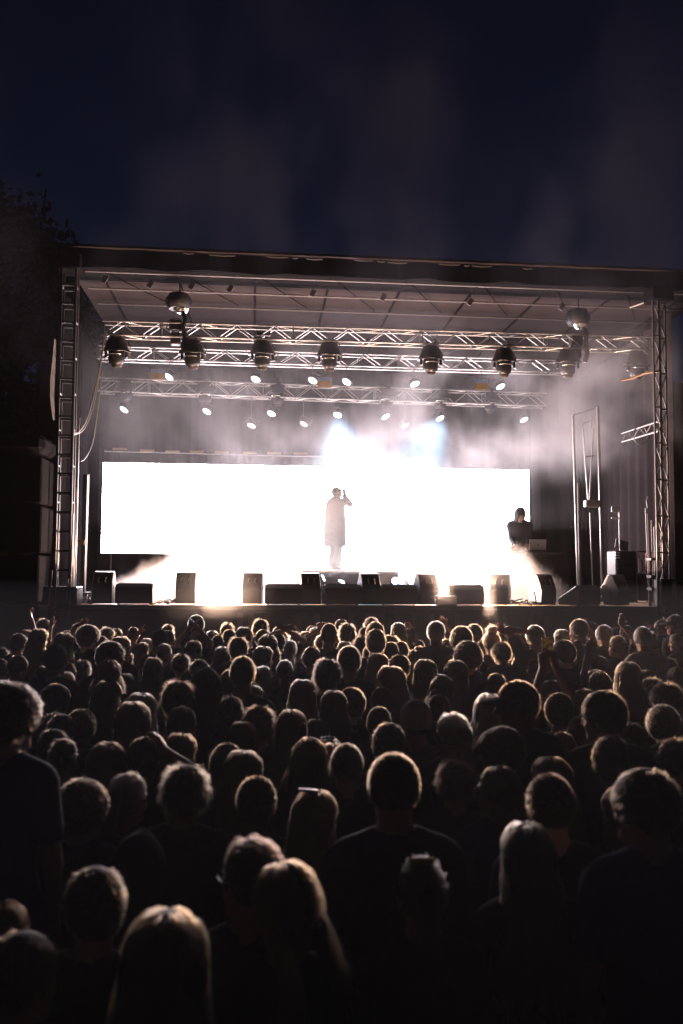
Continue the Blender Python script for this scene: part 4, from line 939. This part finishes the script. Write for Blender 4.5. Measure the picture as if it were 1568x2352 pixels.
# ------------------------------------------------------------------ templates
BODY = {}
def body(key):
    """shared figures: sex, head turn and sleeves"""
    if key not in BODY:
        fem, yaw, slv, hood = key
        BODY[key] = make_body('b', fem, R(yaw), R(-4), sleeve=slv, hood=hood)
    return BODY[key]
def setmat(o, m):
    o.material_slots[0].link = 'OBJECT'; o.material_slots[0].material = m
def build_person(T, base, rz, s, hairstyle, hc, skin_i, cloth, pants='denim', label=None, group='people in the crowd', extra=(), capc='black', lean=(0, 0)):
    o = link('person', T['body']); setmat(o, SKIN[skin_i]); o.location = base; o.rotation_euler = (lean[0], lean[1], rz); o.scale = (s, s, s)
    tag(o, label, 'person', group)
    a = link('top', T['top'], o); setmat(a, CLOTH[cloth]); b = link('trousers', T['trousers'], o); setmat(b, CLOTH[pants])
    H = T['head']
    hs = {'cap': 'crew', 'beanie': 'crew'}.get(hairstyle, hairstyle)
    if hairstyle != 'hood':
        rv = random.Random(int(abs(base.x*7919+base.y*104729)*100)); HH = H if hairstyle in ('cap', 'beanie') else H @ Matrix.Rotation(rv.uniform(-.14, .14), 4, 'Z') @ Matrix.Diagonal((rv.uniform(.96, 1.06), rv.uniform(.97, 1.06), rv.uniform(.97, 1.05), 1))
        hm = link('hair', STY[hs][0], o, HH); setmat(hm, HSHELL[hc])
        if not (hairstyle in ('beanie',)):
            st_ = link('strands', STY[hs][1], hm); setmat(st_, HAIR[hc]); st_['kind'] = 'stuff'
    if hairstyle == 'cap':
        c_ = link('cap', DOME, o, H); setmat(c_, CLOTH[capc]); br = link('brim', BRIM, c_); setmat(br, CLOTH[capc])
    if hairstyle == 'beanie': setmat(link('beanie', BEAN, o, H), CLOTH[capc])
    if 'glasses' in extra: link('glasses', GLS, o, H)
    if 'clip' in extra:
        MB().box((-.02, -.03, .128), (.10, .014, .014)).build('hair_clip', M['alu'], o, .003).matrix_basis = H
    if 'yellowclip' in extra:
        MB().box((.0, -.05, .125), (.09, .03, .02)).build('hair_clip', M['yellow'], o, .003).matrix_basis = H
    if 'band' in extra:
        MB().tube([(math.cos(a)*.093, .02-.02*math.sin(a), .02+math.sin(a)*.112) for a in np.linspace(0, 3.14, 17)], .010, 6).build('hair_band', CLOTH['brown'], o).matrix_basis = H
    if 'topglasses' in extra: g_ = link('sunglasses', GLS, o); g_.matrix_basis = H @ Matrix.Translation((0, -.03, .105)) @ Matrix.Rotation(R(35), 4, 'X')
    return o
# ------------------------------------------------------------------ the crowd, listed from the photograph
# crop frames: A,B,C (front and middle rows), D,E,F (lower middle), G,H (nearest)
CR = dict(A=(0, 1372.2, .3373), B=(521.7, 1372.2, .3373), C=(1039.2, 1372.2, .3373), D=(0, 1536.6, .3373), E=(521.7, 1536.6, .3373), F=(1039.2, 1536.6, .3373), G=(0, 1858.2, .5014), H=(781.9, 1858.2, .5014))
def dsp(cr, x, y): a = CR[cr]; return a[0]+x*a[2], a[1]+y*a[2]
# (frame, x, top y, width, hair style, hair colour, sex, head turn, cloth, options)
L_ = """A 245 208 150 wavy brown f 0 black|A 160 213 90 long brown f 0 black|A 275 150 95 short dark m 0 black|A 415 232 150 wavy brown f 0 charcoal|A 490 225 80 short brown m 0 black|A 505 277 100 short dark m 75 grey glasses
A 600 180 145 curly brown m 0 black|A 520 168 90 short dark m 0 black|A 735 205 90 short brown m 0 black|A 805 203 95 bob brown f 0 black|A 905 205 85 short dark m 0 grey|A 688 266 105 short dark m 0 black|A 800 264 150 long red f 0 black
A 745 292 160 curly brown m 0 black|A 385 325 150 beanie dark m 0 black black|A 470 440 70 short red m 0 black|A 240 455 150 long dark f 0 black|A 105 387 125 short dark m 0 black|A 15 335 70 short brown m 0 navy|A 25 410 90 curly brown m 0 black
A 715 415 165 bob red f 0 black|A 557 425 120 short black m 0 charcoal|A 1085 223 115 beanie dark m 0 grey charcoal|A 1135 185 85 short red m 0 black|A 1160 225 85 short brown m 0 black|A 850 255 70 long brown f 0 black
A 1235 380 125 short brown m 0 black|A 1340 420 95 short brown m 0 black|A 920 365 95 long brown f 0 charcoal|A 860 505 90 long brown f 20 black|A 1165 570 205 short dark m 0 black|A 1362 515 240 hood dark m 0 charcoal
A 1485 225 75 short blond m 0 black|A 1545 180 85 short dark m 0 black|A 1482 255 80 short dark m 0 black|A 1440 225 75 long brown f 0 grey|A 1000 270 80 long blond f 0 charcoal
A 715 558 205 long brown f 0 black band|A 950 640 280 wavy blond f 0 black|A 970 692 265 long brown f 0 black|A 412 800 195 short brown m 0 black|A 290 790 160 short brown m 0 black|D 310 412 190 short brown m 15 black|D 465 490 140 tied dark f 0 black clip
D 1440 485 245 cap dark m 0 charcoal grey|D 545 745 300 curly brown m -25 black
B 200 150 100 short dark m 0 black|B 12 172 80 short dark m 0 black|B 22 214 85 crew dark m 0 black|B 125 193 145 long blond f 0 black|B 250 218 100 short brown m 0 black|B 258 242 135 bob brown f 0 charcoal|B 240 323 140 long blond f 0 white
B 105 268 120 short dark m 0 black|B 575 185 75 curly red m 0 black|B 355 197 65 short brown m 0 black|B 440 187 55 short dark m 0 black|B 540 225 95 long brown f 0 black|B 475 230 75 short brown m 0 black|B 618 200 90 long blond f 0 black
B 698 180 112 buzz dark m 0 black|B 788 148 85 short dark m 0 black|B 806 180 112 short brown m 0 black|B 905 205 90 short brown m 0 black|B 917 264 118 short dark m 0 charcoal|B 1000 220 128 short dark m 0 black|B 1022 166 118 curly dark m 0 black|B 988 136 90 short brown m 0 grey
B 795 290 112 long blond f 0 black|B 845 335 142 crew brown m 25 black|B 960 318 112 short dark m 0 charcoal|B 1115 255 112 short dark m 0 charcoal|B 1105 300 105 crew dark m 0 black|B 1215 298 102 crew dark m 0 black|B 1250 353 85 curly brown m 0 black|B 1320 330 92 crew dark m 0 black|B 1500 280 92 short dark m 0 black
B 1407 160 138 crew blond m 0 grey|B 1015 370 142 long red f 0 charcoal|B 1175 385 135 short dark m 0 black|B 1060 455 235 wavy red f 0 black|B 770 420 165 short black m 0 black|B 668 415 135 long brown f 0 black|B 1370 410 150 long brown f 0 grey|B 1375 515 180 bob dark f 0 black clip
B 97 395 165 crew dark m 0 black|B 25 485 150 long dark f 0 charcoal|B 465 550 205 long blond f 0 black|B 690 618 200 long black f 0 black|B 897 605 190 curly brown m 0 black|B 1067 618 168 beanie grey m 0 charcoal grey|B 925 740 190 buzz brown m 0 charcoal|B 1267 700 228 beanie dark m 0 grey beige
B 1420 668 165 short dark m 0 charcoal topglasses|B 480 740 240 long brown f 0 black|E 470 450 275 bob dark f -20 black|E 650 458 185 wavy blond f 0 black clip|E 745 480 130 long brown f 0 black|E 1165 570 318 buzz brown m 0 charcoal|E 155 548 280 long brown f 0 black|E 170 745 300 cap dark m 0 black black|E 700 808 330 long brown f 0 black clip
E 600 330 110 long dark f 0 black|B 640 380 90 long brown f 0 grey|E 1500 620 200 short dark m 0 charcoal
C 65 192 148 curly brown m 0 black|C 142 178 105 curly brown m 0 black|C 103 290 192 afro brown m 0 black|C 270 240 150 bun brown f 0 black|C 305 228 80 short dark m 0 black|C 432 240 95 long dark f 0 black|C 720 210 112 long blond f 0 charcoal|C 833 150 112 crew brown m 0 black
C 795 290 132 short dark m 0 black|C 760 343 100 short brown m 0 black|C 783 385 135 long dark f 0 black|C 960 170 82 short brown m 30 black|C 1037 188 98 crew grey m 0 charcoal|C 1102 200 65 short brown m 0 black|C 1195 190 80 short brown m 0 black|C 1332 200 112 crew grey m 0 white|C 1445 148 85 short dark m 60 black
C 1530 113 115 cap grey m 70 black grey|C 1457 293 95 long brown f 0 black|C 1378 272 85 bun brown f 0 maroon|C 1530 245 95 short dark m 0 black|C 485 335 85 short blond m 0 black|C 520 368 75 short dark m 0 black|C 487 404 95 crew dark m 0 black
C 1145 430 175 long brown f 0 black|C 1012 395 95 short dark m 0 black|C 1010 490 105 short dark m 0 black|C 1280 415 115 bob red f 0 black|C 1322 480 115 long dark f 0 black|C 1408 540 165 short dark m 0 charcoal|C 1372 575 180 short dark m 40 black|C 1535 470 130 curly brown m 0 black
C 262 520 135 short brown m 0 black|C 1480 410 110 curly dark m 0 black|C 222 640 245 wavy blond f -15 black|C 855 622 140 short dark m 0 black|C 1122 640 275 short dark m 50 black glasses
F 372 383 290 curly brown m 65 black|F 720 425 170 cap brown m 0 brown brown|F 1080 450 255 short dark m 0 black|F 720 568 300 long brown f 0 black|F 700 712 340 cap dark m 0 black black|F 335 655 270 bob dark f 70 navy glasses|F 1385 698 370 short brown m 25 navy|F 1145 788 270 long brown f 0 black|F 605 1055 385 long blond f 0 black
F 1540 475 180 short dark m 0 black|C 25 415 160 long dark f 0 charcoal|C 1350 290 80 long blond f 0 grey|C 900 380 70 long brown f 0 grey|C 1260 290 80 short dark m 0 black|C 560 420 100 short dark m 0 charcoal|C 690 560 95 short dark m 0 black
G 420 265 300 short brown m 0 black|G 1125 155 285 tied black f 55 charcoal glasses|G 1430 272 265 pigtail brown f 0 black|G 718 452 385 long brown f 0 black|G 165 566 320 short dark m 0 black|G 605 175 230 hood black m 0 black|H 465 262 260 tied black f 0 black yellowclip|G 60 420 260 long dark f 0 charcoal"""
PL_ = []
for ln in L_.replace('\n', '|').split('|'):
    t = ln.split(); PL_.append(dict(cr=t[0], x=float(t[1]), y=float(t[2]), w=float(t[3]), st=t[4], hc=t[5], fem=int(t[6] == 'f'), turn=float(t[7]), cl=t[8], ex=t[9:], arm=None))
# people with raised arms: wrists given in picture crops, hand shape, palm normal; ph = phone held
def arm(cr, x, y, style='open', n=(0, 1, 0), d=None, pole=None): return dict(p=dsp(cr, x, y), style=style, n=n, d=d, pole=pole)
ARMED = [
 dict(cr='A', x=560, y=255, w=95, st='short', hc='brown', fem=0, cl='black', arm={-1: arm('A', 545, 195, 'open', (0, 1, 0))}, lab='person raising an open left hand near the first upright monitor, front rows'),
 dict(cr='B', x=640, y=262, w=90, st='tied', hc='brown', fem=1, cl='black', arm={-1: arm('B', 622, 215, 'relax', (0, 1, 0)), 1: arm('B', 655, 215, 'relax', (0, 1, 0))}, lab='person with tied hair lifting both hands left of the singer, front rows'),
 dict(cr='B', x=1450, y=255, w=88, st='short', hc='dark', fem=0, cl='black', arm={1: arm('B', 1490, 185, 'open', (0, 1, 0))}, lab='person with a raised open right hand beside the tall blond man'),
 dict(cr='C', x=905, y=265, w=90, st='long', hc='brown', fem=1, cl='black', arm={1: arm('C', 925, 195, 'open', (0, 1, 0))}, lab='long haired person waving an open hand below the eighth upright monitor'),
 dict(cr='A', x=130, y=245, w=105, st='short', hc='dark', fem=0, cl='black', arm={1: arm('A', 215, 150, 'relax', (1, .3, 0))}, lab='person on the far left reaching one bare arm up towards the left tower'),
 dict(cr='A', x=265, y=280, w=105, st='wavy', hc='brown', fem=1, cl='black', arm={1: arm('A', 352, 180, 'open', (0, 1, 0))}, lab='person with open fingers spread on a raised arm below the left tower foot'),
 dict(cr='A', x=975, y=300, w=85, st='long', hc='dark', fem=1, cl='grey', arm={-1: arm('A', 948, 238, 'point', (0, 1, 0))}, lab='person raising a hand with a white stick between the fingers, front rows at left'),
 dict(cr='A', x=1345, y=117, w=120, st='crew', hc='blond', fem=0, cl='charcoal', arm=None, lab='short haired person glowing above two joined raised hands'),
 dict(cr='A', x=1322, y=285, w=115, st='long', hc='dark', fem=1, cl='black', arm={-1: arm('A', 1300, 205, 'flat', (1, .1, 0), pole=(-1, 0, -.2)), 1: arm('A', 1345, 205, 'flat', (-1, .1, 0), pole=(1, 0, -.2))}, lab='person joining both hands high overhead in front of the left glare'),
 dict(cr='A', x=1120, y=318, w=105, st='tied', hc='brown', fem=1, cl='black', arm={-1: arm('A', 1085, 440, 'grip', (.6, .8, 0), (-.1, .2, 1), pole=(-1, 0, -.5)), 1: arm('A', 1160, 440, 'grip', (-.6, .8, 0), (.1, .2, 1), pole=(1, 0, -.5))}, ph=('A', 1122, 400, 'phone with a dim green screen held up in both hands at left'), lab='person filming with both elbows out, dim green phone in hands'),
 dict(cr='A', x=1515, y=330, w=125, st='wavy', hc='blond', fem=1, cl='black', arm={1: arm('A', 1565, 450, 'grip', (-.6, .8, 0), (0, .2, 1))}, ph=('A', 1563, 392, 'phone with a bright orange screen held up beside long wavy hair'), lab='person with long wavy blond hair holding a bright orange phone'),
 dict(cr='B', x=345, y=242, w=100, st='short', hc='brown', fem=0, cl='black', arm={-1: arm('B', 384, 222, 'flat', (1, .2, 0), pole=(-1, .2, -.6)), 1: arm('B', 402, 222, 'flat', (-1, .2, 0), pole=(1, .2, -.6))}, lab='person in black clapping with palms pressed together above the shoulder'),
 dict(cr='B', x=880, y=290, w=80, st='long', hc='brown', fem=1, cl='black', arm={-1: arm('B', 850, 330, 'grip', (.6, .8, 0), (0, .2, 1))}, ph=('B', 845, 277, 'small phone glowing orange in the front rows at centre'), lab='long haired person holding a small orange glowing phone at centre'),
 dict(cr='B', x=1300, y=290, w=85, st='short', hc='dark', fem=0, cl='navy', arm={-1: arm('B', 1258, 215, 'relax', (0, 1, -.2), (-.6, 0, .7), pole=(1, 0, -.1))}, lab='person bending a raised wrist above the head beside the tall blond man'),
 dict(cr='B', x=1212, y=165, w=110, st='long', hc='blond', fem=1, cl='black', arm=None, lab='long blond haired person behind a bent raised wrist, left of the tall blond man'),
 dict(cr='C', x=332, y=300, w=120, st='short', hc='dark', fem=0, cl='black', arm={1: arm('C', 370, 245, 'open', (0, 1, 0))}, lab='person with one dark open palm raised flat against the stage front'),
 dict(cr='C', x=560, y=188, w=135, st='crew', hc='blond', fem=0, cl='black', arm={-1: arm('C', 530, 235, 'open', (.7, .7, 0))}, lab='fair haired person raising a cupped hand left of the big phone'),
 dict(cr='C', x=725, y=648, w=205, st='short', hc='dark', fem=0, cl='black', arm={-1: arm('C', 618, 440, 'grip', (.8, .6, 0), (.1, .1, 1), pole=(-1, 0, -.6)), 1: arm('C', 688, 440, 'grip', (-.8, .6, 0), (-.1, .1, 1), pole=(1, 0, -.6))}, ph=('C', 645, 355, 'large phone held high showing a dim orange picture of the stage'), lab='person holding a large phone high with both hands right of centre'),
 dict(cr='C', x=300, y=310, w=95, st='short', hc='dark', fem=0, cl='black', arm={-1: arm('C', 250, 385, 'grip', (.8, .6, 0), (-.1, .1, 1))}, ph=('C', 230, 330, 'dark phone held up beside the person with tied up hair'), lab='person holding a dark phone up next to tied up hair'),
 dict(cr='C', x=1000, y=500, w=150, st='curly', hc='brown', fem=0, cl='black', arm={-1: arm('C', 925, 350, 'relax', (.5, .8, 0))}, lab='person thrusting one long bare forearm straight up, right of the big phone'),
 dict(cr='C', x=1120, y=268, w=100, st='tied', hc='brown', fem=1, cl='grey', arm={1: arm('C', 1140, 180, 'relax', (.3, .9, 0), (.4, 0, .8))}, lab='person with a bright wristband on an arm raised at the right'),
 dict(cr='C', x=1400, y=262, w=85, st='short', hc='dark', fem=0, cl='black', arm={-1: arm('C', 1350, 190, 'relax', (.2, 1, 0), (-.7, 0, .5))}, lab='person pointing a bent raised hand towards the right tower'),
 dict(cr='C', x=1250, y=330, w=90, st='short', hc='dark', fem=0, cl='black', arm={-1: arm('C', 1225, 330, 'grip', (.8, .6, 0), (.1, .1, 1))}, ph=('C', 1240, 278, 'black phone held up left of the white overall straps'), lab='person holding a black phone up at the right'),
 dict(cr='C', x=485, y=545, w=270, st='cap', hc='dark', fem=0, turn=75, cl='black', arm=None, ex=['black'], lab='person in a dark cap with the brim pointing left'),
 dict(cr='D', x=985, y=455, w=265, st='cap', hc='dark', fem=0, cl='black', ex=['charcoal'], arm={1: arm('D', 1125, 560, 'relax', (-1, 0, 0), (-.5, .2, .7), pole=(.5, .2, -1)), -1: arm('D', 850, 780, 'grip', (.5, .8, 0), (.1, .3, .9), pole=(-1, 0, -1))}, lab='man in a smooth cap with one bare elbow raised beside the head'),
]
for q in ARMED: q.setdefault('turn', 0); q.setdefault('ex', []); PL_.append(q)
# the big half-figure at the left edge
PL_.append(dict(cr='D', x=20, y=60, w=430, st='curly', hc='blond', fem=1, turn=-45, cl='navy', ex=[], arm=None, lab='nearest person at the left edge, big fair curly hair, face turned right', near=1))
SING = P(770, 1300, 2.2)
rg = random.Random(21)
for q in PL_:
    if q['st'] == 'short' and q['w']*CR[q['cr']][2] < 90 and rg.random() < .42: q['st'] = 'messy'
    q['xd'], q['yd'] = dsp(q['cr'], q['x'], q['y']); q['wd'] = q['w']*CR[q['cr']][2]
# the dim heads between the ones listed: one wherever a gap of a head's size is left
CR['P'] = (0, 0, 1.); yy = 1446.
while yy < 1800:
    for k in range(64):
        x = rg.uniform(2, 1566); y = yy+rg.uniform(-6, 6); f_ = int(rg.random() < .5); hh = (1.64 if f_ else 1.72)+rg.gauss(0, .03)
        dp = (hh-CAM.z)/ray(x, y).z; st_ = rg.choice(['long', 'long', 'wavy', 'bob', 'tied', 'tied'] if f_ else ['short', 'messy', 'crew', 'curly', 'short']); wd = FD*HW[st_]/dp; cy_ = y+wd*.6
        if 3 < dp < 14.6 and all(math.hypot(x-q['xd'], cy_-(q['yd']+q['wd']*.6)) > .455*(wd+q['wd']) for q in PL_):
            PL_.append(dict(cr='P', x=x, y=y, w=wd, st=st_, hc=rg.choice(['dark', 'dark', 'brown', 'brown', 'black', 'blond' if f_ else 'brown']), fem=f_, turn=0, cl=rg.choice(['black', 'black', 'charcoal', 'navy', 'maroon', 'olive']), ex=[], arm=None, xd=x, yd=y, wd=wd))
    yy += 7+(yy-1446)*.05
print('people', len(PL_))
for q in PL_:
    xd, yd = dsp(q['cr'], q['x'], q['y']); wd = q['w']*CR[q['cr']][2]; q['xd'] = xd; q['yd'] = yd
    r_ = ray(xd, yd); hw = HW[q['st']]; dep = FD*hw/wd; h = CAM.z+r_.z*dep
    lo, hi = (1.50, 1.86) if q['fem'] else (1.58, 1.99)
    h = min(max(h, lo), hi); dep = (h-CAM.z)/r_.z
    if q.get('near'): h = 2.16; dep = (h-CAM.z)/r_.z
    q['dep'] = min(dep, 15.2); q['h'] = CAM.z+r_.z*q['dep']
for it in range(14):                       # keep shoulders apart
    for i, a in enumerate(PL_):
        pa = CAM+ray(a['xd'], a['yd'])*a['dep']
        for b in PL_[i+1:]:
            pb_ = CAM+ray(b['xd'], b['yd'])*b['dep']; d_ = (pa-pb_).to_2d().length
            if d_ < .34:
                far, near = (a, b) if a['yd'] < b['yd'] else (b, a)
                for q, s in ((far, 1), (near, -1)):
                    nd = min(q['dep']*(1+s*.006), 15.6); hh = CAM.z+ray(q['xd'], q['yd']).z*nd
                    if 1.46 < hh < 2.0: q['dep'] = nd; q['h'] = hh
            pa = CAM+ray(a['xd'], a['yd'])*a['dep']
# ---- labels: look first, then the row and the stage thing above
HD = dict(messy='tousled', buzz='shaven', crew='cropped', short='short', curly='curly', afro='big round curly', long='long straight', wavy='long wavy', bob='chin length', tied='tied back', bun='top knot', pigtail='pigtailed', )
LM = [(20, 'far left edge'), (85, 'dark left wing'), (145, 'left tower'), (195, 'black mast'), (234, 'first upright monitor'), (307, 'first wedge'), (376, 'left cable tangle'), (425, 'second upright monitor'), (500, 'left glare'), (578, 'third upright monitor'), (650, 'second wedge'), (714, 'fourth upright monitor'), (787, 'singer'), (853, 'fifth upright monitor'), (915, 'fourth wedge'), (985, 'sixth upright monitor'), (1071, 'red topped wedge'), (1146, 'seventh upright monitor'), (1258, 'eighth upright monitor'), (1354, 'last wedge'), (1430, 'last upright monitor'), (1518, 'right tower'), (1575, 'far right edge')]
ROWS = [(3.4, 'nearest the camera'), (4.6, 'in the second near row'), (6.2, 'in the near middle rows'), (8, 'in the middle rows'), (10, 'in the far middle rows'), (12.2, 'in the third front row'), (13.7, 'in the second front row'), (99, 'in the very front row')]
by = {}
for q in PL_:
    if q.get('lab'): continue
    lm = min(LM, key=lambda t: abs(t[0]-q['xd']))[1]; row = next(t for m_, t in ROWS if q['dep'] < m_)
    if q['st'] == 'hood': look = 'person with hood up'
    elif q['st'] == 'cap': look = 'person in a '+(q['ex'][0] if q['ex'] else 'black')+' cap'
    elif q['st'] == 'beanie': look = 'person in a smooth '+(q['ex'][0] if q['ex'] else 'grey')+' hat'
    else: look = HD[q['st']]+' '+({'red': 'auburn', 'blond': 'blond', 'dark': 'dark', 'brown': 'brown', 'black': 'black', 'grey': 'pale'}[q['hc']])+' haired person'
    if 'glasses' in q['ex']: look += ' in glasses'
    if 'clip' in q['ex']: look += ' with a bright clip'
    if 'yellowclip' in q['ex']: look += ' with a yellow clip'
    if 'band' in q['ex']: look += ' with a headband'
    if 'topglasses' in q['ex']: look += ', glasses on head'
    q['lab'] = look+' '+row+' below the '+lm; by.setdefault(q['lab'], []).append(q)
for lb, qs in by.items():
    if len(qs) > 1:
        if max(t['xd'] for t in qs)-min(t['xd'] for t in qs) >= 12:
            qs.sort(key=lambda t: t['xd']); words_ = ['left one', 'right one'] if len(qs) == 2 else ['left one', 'middle one', 'right one', 'rightmost one', 'outermost one']
        else:
            qs.sort(key=lambda t: -t['dep']); words_ = ['farther one', 'nearer one', 'nearest one', 'very nearest one']
        for t, wd_ in zip(qs, words_): t['lab'] = lb+', '+wd_
for q in PL_:
    if len(q['lab'].replace('-', ' ').split()) > 16: q['lab'] = q['lab'].replace(' with a ', ' with ').replace('in the ', 'in ').replace(' the camera', ' camera').replace('straight ', '').replace(' haired', '').replace('in second', 'second').replace('below the', 'below').replace(', left one', ', left').replace(', right one', ', right')
PANTS = ['denim', 'black', 'charcoal', 'navy', 'brown']
for q in PL_:
    top = CAM+ray(q['xd'], q['yd'])*q['dep']; s = q['h']/(HC[2]+HTOP[q['st']])
    to = math.atan2(SING.y-top.y, SING.x-top.x)-math.pi/2+rg.uniform(-.12, .12)
    base = Vector((top.x, top.y, 0))
    if q.get('near'):
        s = 1.0; base.z = q['h']-(HC[2]+HTOP[q['st']]); tag(MB().box((base.x, base.y, base.z/2-.002), (.6, .5, base.z-.004)).build('standing_crate', M['black'], None, .02), 'black crate under the nearest person at the left edge', 'crate')
    off = Vector((0, .012*s, 0)); off.rotate(Matrix.Rotation(to, 3, 'Z')); base -= off
    slv = 'long' if q['fem'] == 0 and rg.random() < .3 else 'short'
    if q['st'] == 'hood': T = body((q['fem'], 0, 'long', 'up'))
    elif q.get('arm'):
        inv = (Matrix.Translation(base) @ Matrix.Rotation(to, 4, 'Z') @ Matrix.Scale(s, 4)).inverted(); arms = {}
        for sd, a in q['arm'].items():
            w_ = inv @ (CAM+ray(*a['p'])*(q['dep']+(.22 if a['style'] == 'grip' else .05)))
            d_ = dict(w=tuple(w_), style=a['style'], n=a['n'])
            if a['d']: d_['d'] = unit(a['d'])
            if a['pole']: d_['pole'] = a['pole']
            arms[sd] = d_
        T = make_body('armed', q['fem'], R(q['turn']), R(4), arms, 'short' if q['cl'] != 'navy' else 'long', h=.009)
    else:
        turn = q['turn'] if q['turn'] else rg.choice([-30, -14, 0, 0, 14, 30])
        turn = min((-70, -30, -14, 0, 14, 30, 45, 70), key=lambda v: abs(v-turn))
        hood = {0: False}.get(0) if q['fem'] else rg.choice([False, False, 'collar', 'down'])
        T = body((q['fem'], turn, 'long' if hood else 'short', hood))
    capc = q['ex'][0] if q['ex'] and q['st'] in ('cap', 'beanie') else 'black'
    o = build_person(T, base, to, s, q['st'], q['hc'], 0 if q.get('arm') else rg.choices([0, 1, 2], [6, 3, 1])[0], q['cl'], rg.choice(PANTS), q['lab'], extra=q['ex'], capc=capc, lean=(0, 0) if q.get('arm') else (rg.gauss(0, .02), rg.gauss(0, .025)))
    q['o'] = o
    if q.get('ph'):
        cr, x, y, lb = q['ph']; pp = CAM+ray(*dsp(cr, x, y))*(q['dep']+.26)
        big = 'large' in lb; lit = 'orange' in lb or 'green' in lb
        ph = thing('phone', lb, 'phone', pp, to+rg.uniform(-.1, .1), 'phones held up in the crowd'); wv, hv = (.08, .165)
        MB().box((0, 0, 0), (wv, .009, hv)).build('phone_case', M['plastic'], ph, .003)
        col_ = (1, .45, .12) if 'orange' in lb else ((.2, .8, .3) if 'green' in lb else (.3, .3, .35)); es_ = 1.6 if 'bright' in lb or 'glowing' in lb else (.05 if lit else .03)
        key = 'screen_%s_%.2f' % (col_, es_)
        if key not in M:
            m = M[key] = mat('phone_screen_lit', (.02, .02, .02), .15, vary=0, emit=col_, es=es_); nt = m.node_tree; b_ = nt.nodes['Principled BSDF']
            tc = nt.nodes.new('ShaderNodeTexCoord'); nz = nt.nodes.new('ShaderNodeTexNoise'); nz.inputs['Scale'].default_value = 45; nt.links.new(tc.outputs['Object'], nz.inputs['Vector'])
            mr = nt.nodes.new('ShaderNodeMapRange'); mr.inputs[1].default_value = .4; mr.inputs[2].default_value = .65; mr.inputs[3].default_value = 0; mr.inputs[4].default_value = es_*2; nt.links.new(nz.outputs[0], mr.inputs[0]); nt.links.new(mr.outputs[0], b_.inputs['Emission Strength'])
        MB().box((0, -.0058, 0), (wv-.008, .002, hv-.012)).build('phone_screen', M[key], ph)
# ------------------------------------------------------------------ performers
def solve_local(T, p): return T.inverted() @ p
TS = make_body('singer', 0, 0, R(16), {1: dict(w=(.045, .20, 1.60), pole=(.9, .8, -.55), n=(-.8, -.3, .2), d=(-.25, -.1, .95), style='grip'), -1: dict(w=(-.045, .185, 1.585), pole=(-.6, .9, -.7), n=(.8, -.3, .2), d=(.25, -.1, .95), style='grip')}, 'long', coat=True, hood='collar', h=.008, bulky=True)
b_ = P(770, 1311, RY); b_.z = RTOP+.003
sg_ = build_person(TS, b_, R(-112), 1.045, 'cap', 'dark', 0, 'black', 'black', 'singer in a long coat raising a microphone, pale in the smoke', 'performers on stage', capc='black')
mp = Matrix.Translation(b_) @ Matrix.Rotation(R(-112), 4, 'Z') @ Matrix.Scale(1.045, 4)
mw_ = mp @ Vector((.0, .20, 1.67)); mi = thing('microphone', 'handheld microphone pointed upwards in the hands of the singer', 'microphone', mw_)
ax = Vector((.05, 0, 1)).normalized()
MB().tube([(0, 0, -.04), ax*.17], .013, 8, True, .018).build('mic_handle', M['plastic'], mi, 0, True)
MB().lathe([(.012, .17), (.026, .19), (.028, .215), (.02, .235), (.006, .242)], (0, 0, 0), ax, 12).build('mic_head', M['grille'], mi, 0, True)
TD = make_body('dj', 0, R(22), R(-24), {-1: dict(w=(-.12, .32, 1.02), pole=(-.3, -.3, -1), n=(0, 0, -1), style='relax'), 1: dict(w=(.12, .32, 1.02), pole=(.3, -.3, -1), n=(0, 0, -1), style='relax')}, 'long', hood='up', off=(0, .075, -.03), h=.009, bulky=True)
b_ = P(1194, 1390, TY+.52); b_.z = FLOOR+.12
MB().box((b_.x, b_.y+.2, FLOOR+.058), (1.4, .9, .116)).build('low_riser', M['cloth'], None, .01)
tag(bpy.data.objects['low_riser'], 'low black riser under the hooded performer', 'riser')
build_person(TD, b_, R(168), 1.16, 'hood', 'dark', 0, 'charcoal', 'black', 'hooded performer looking down behind the laptop at right', 'performers on stage')
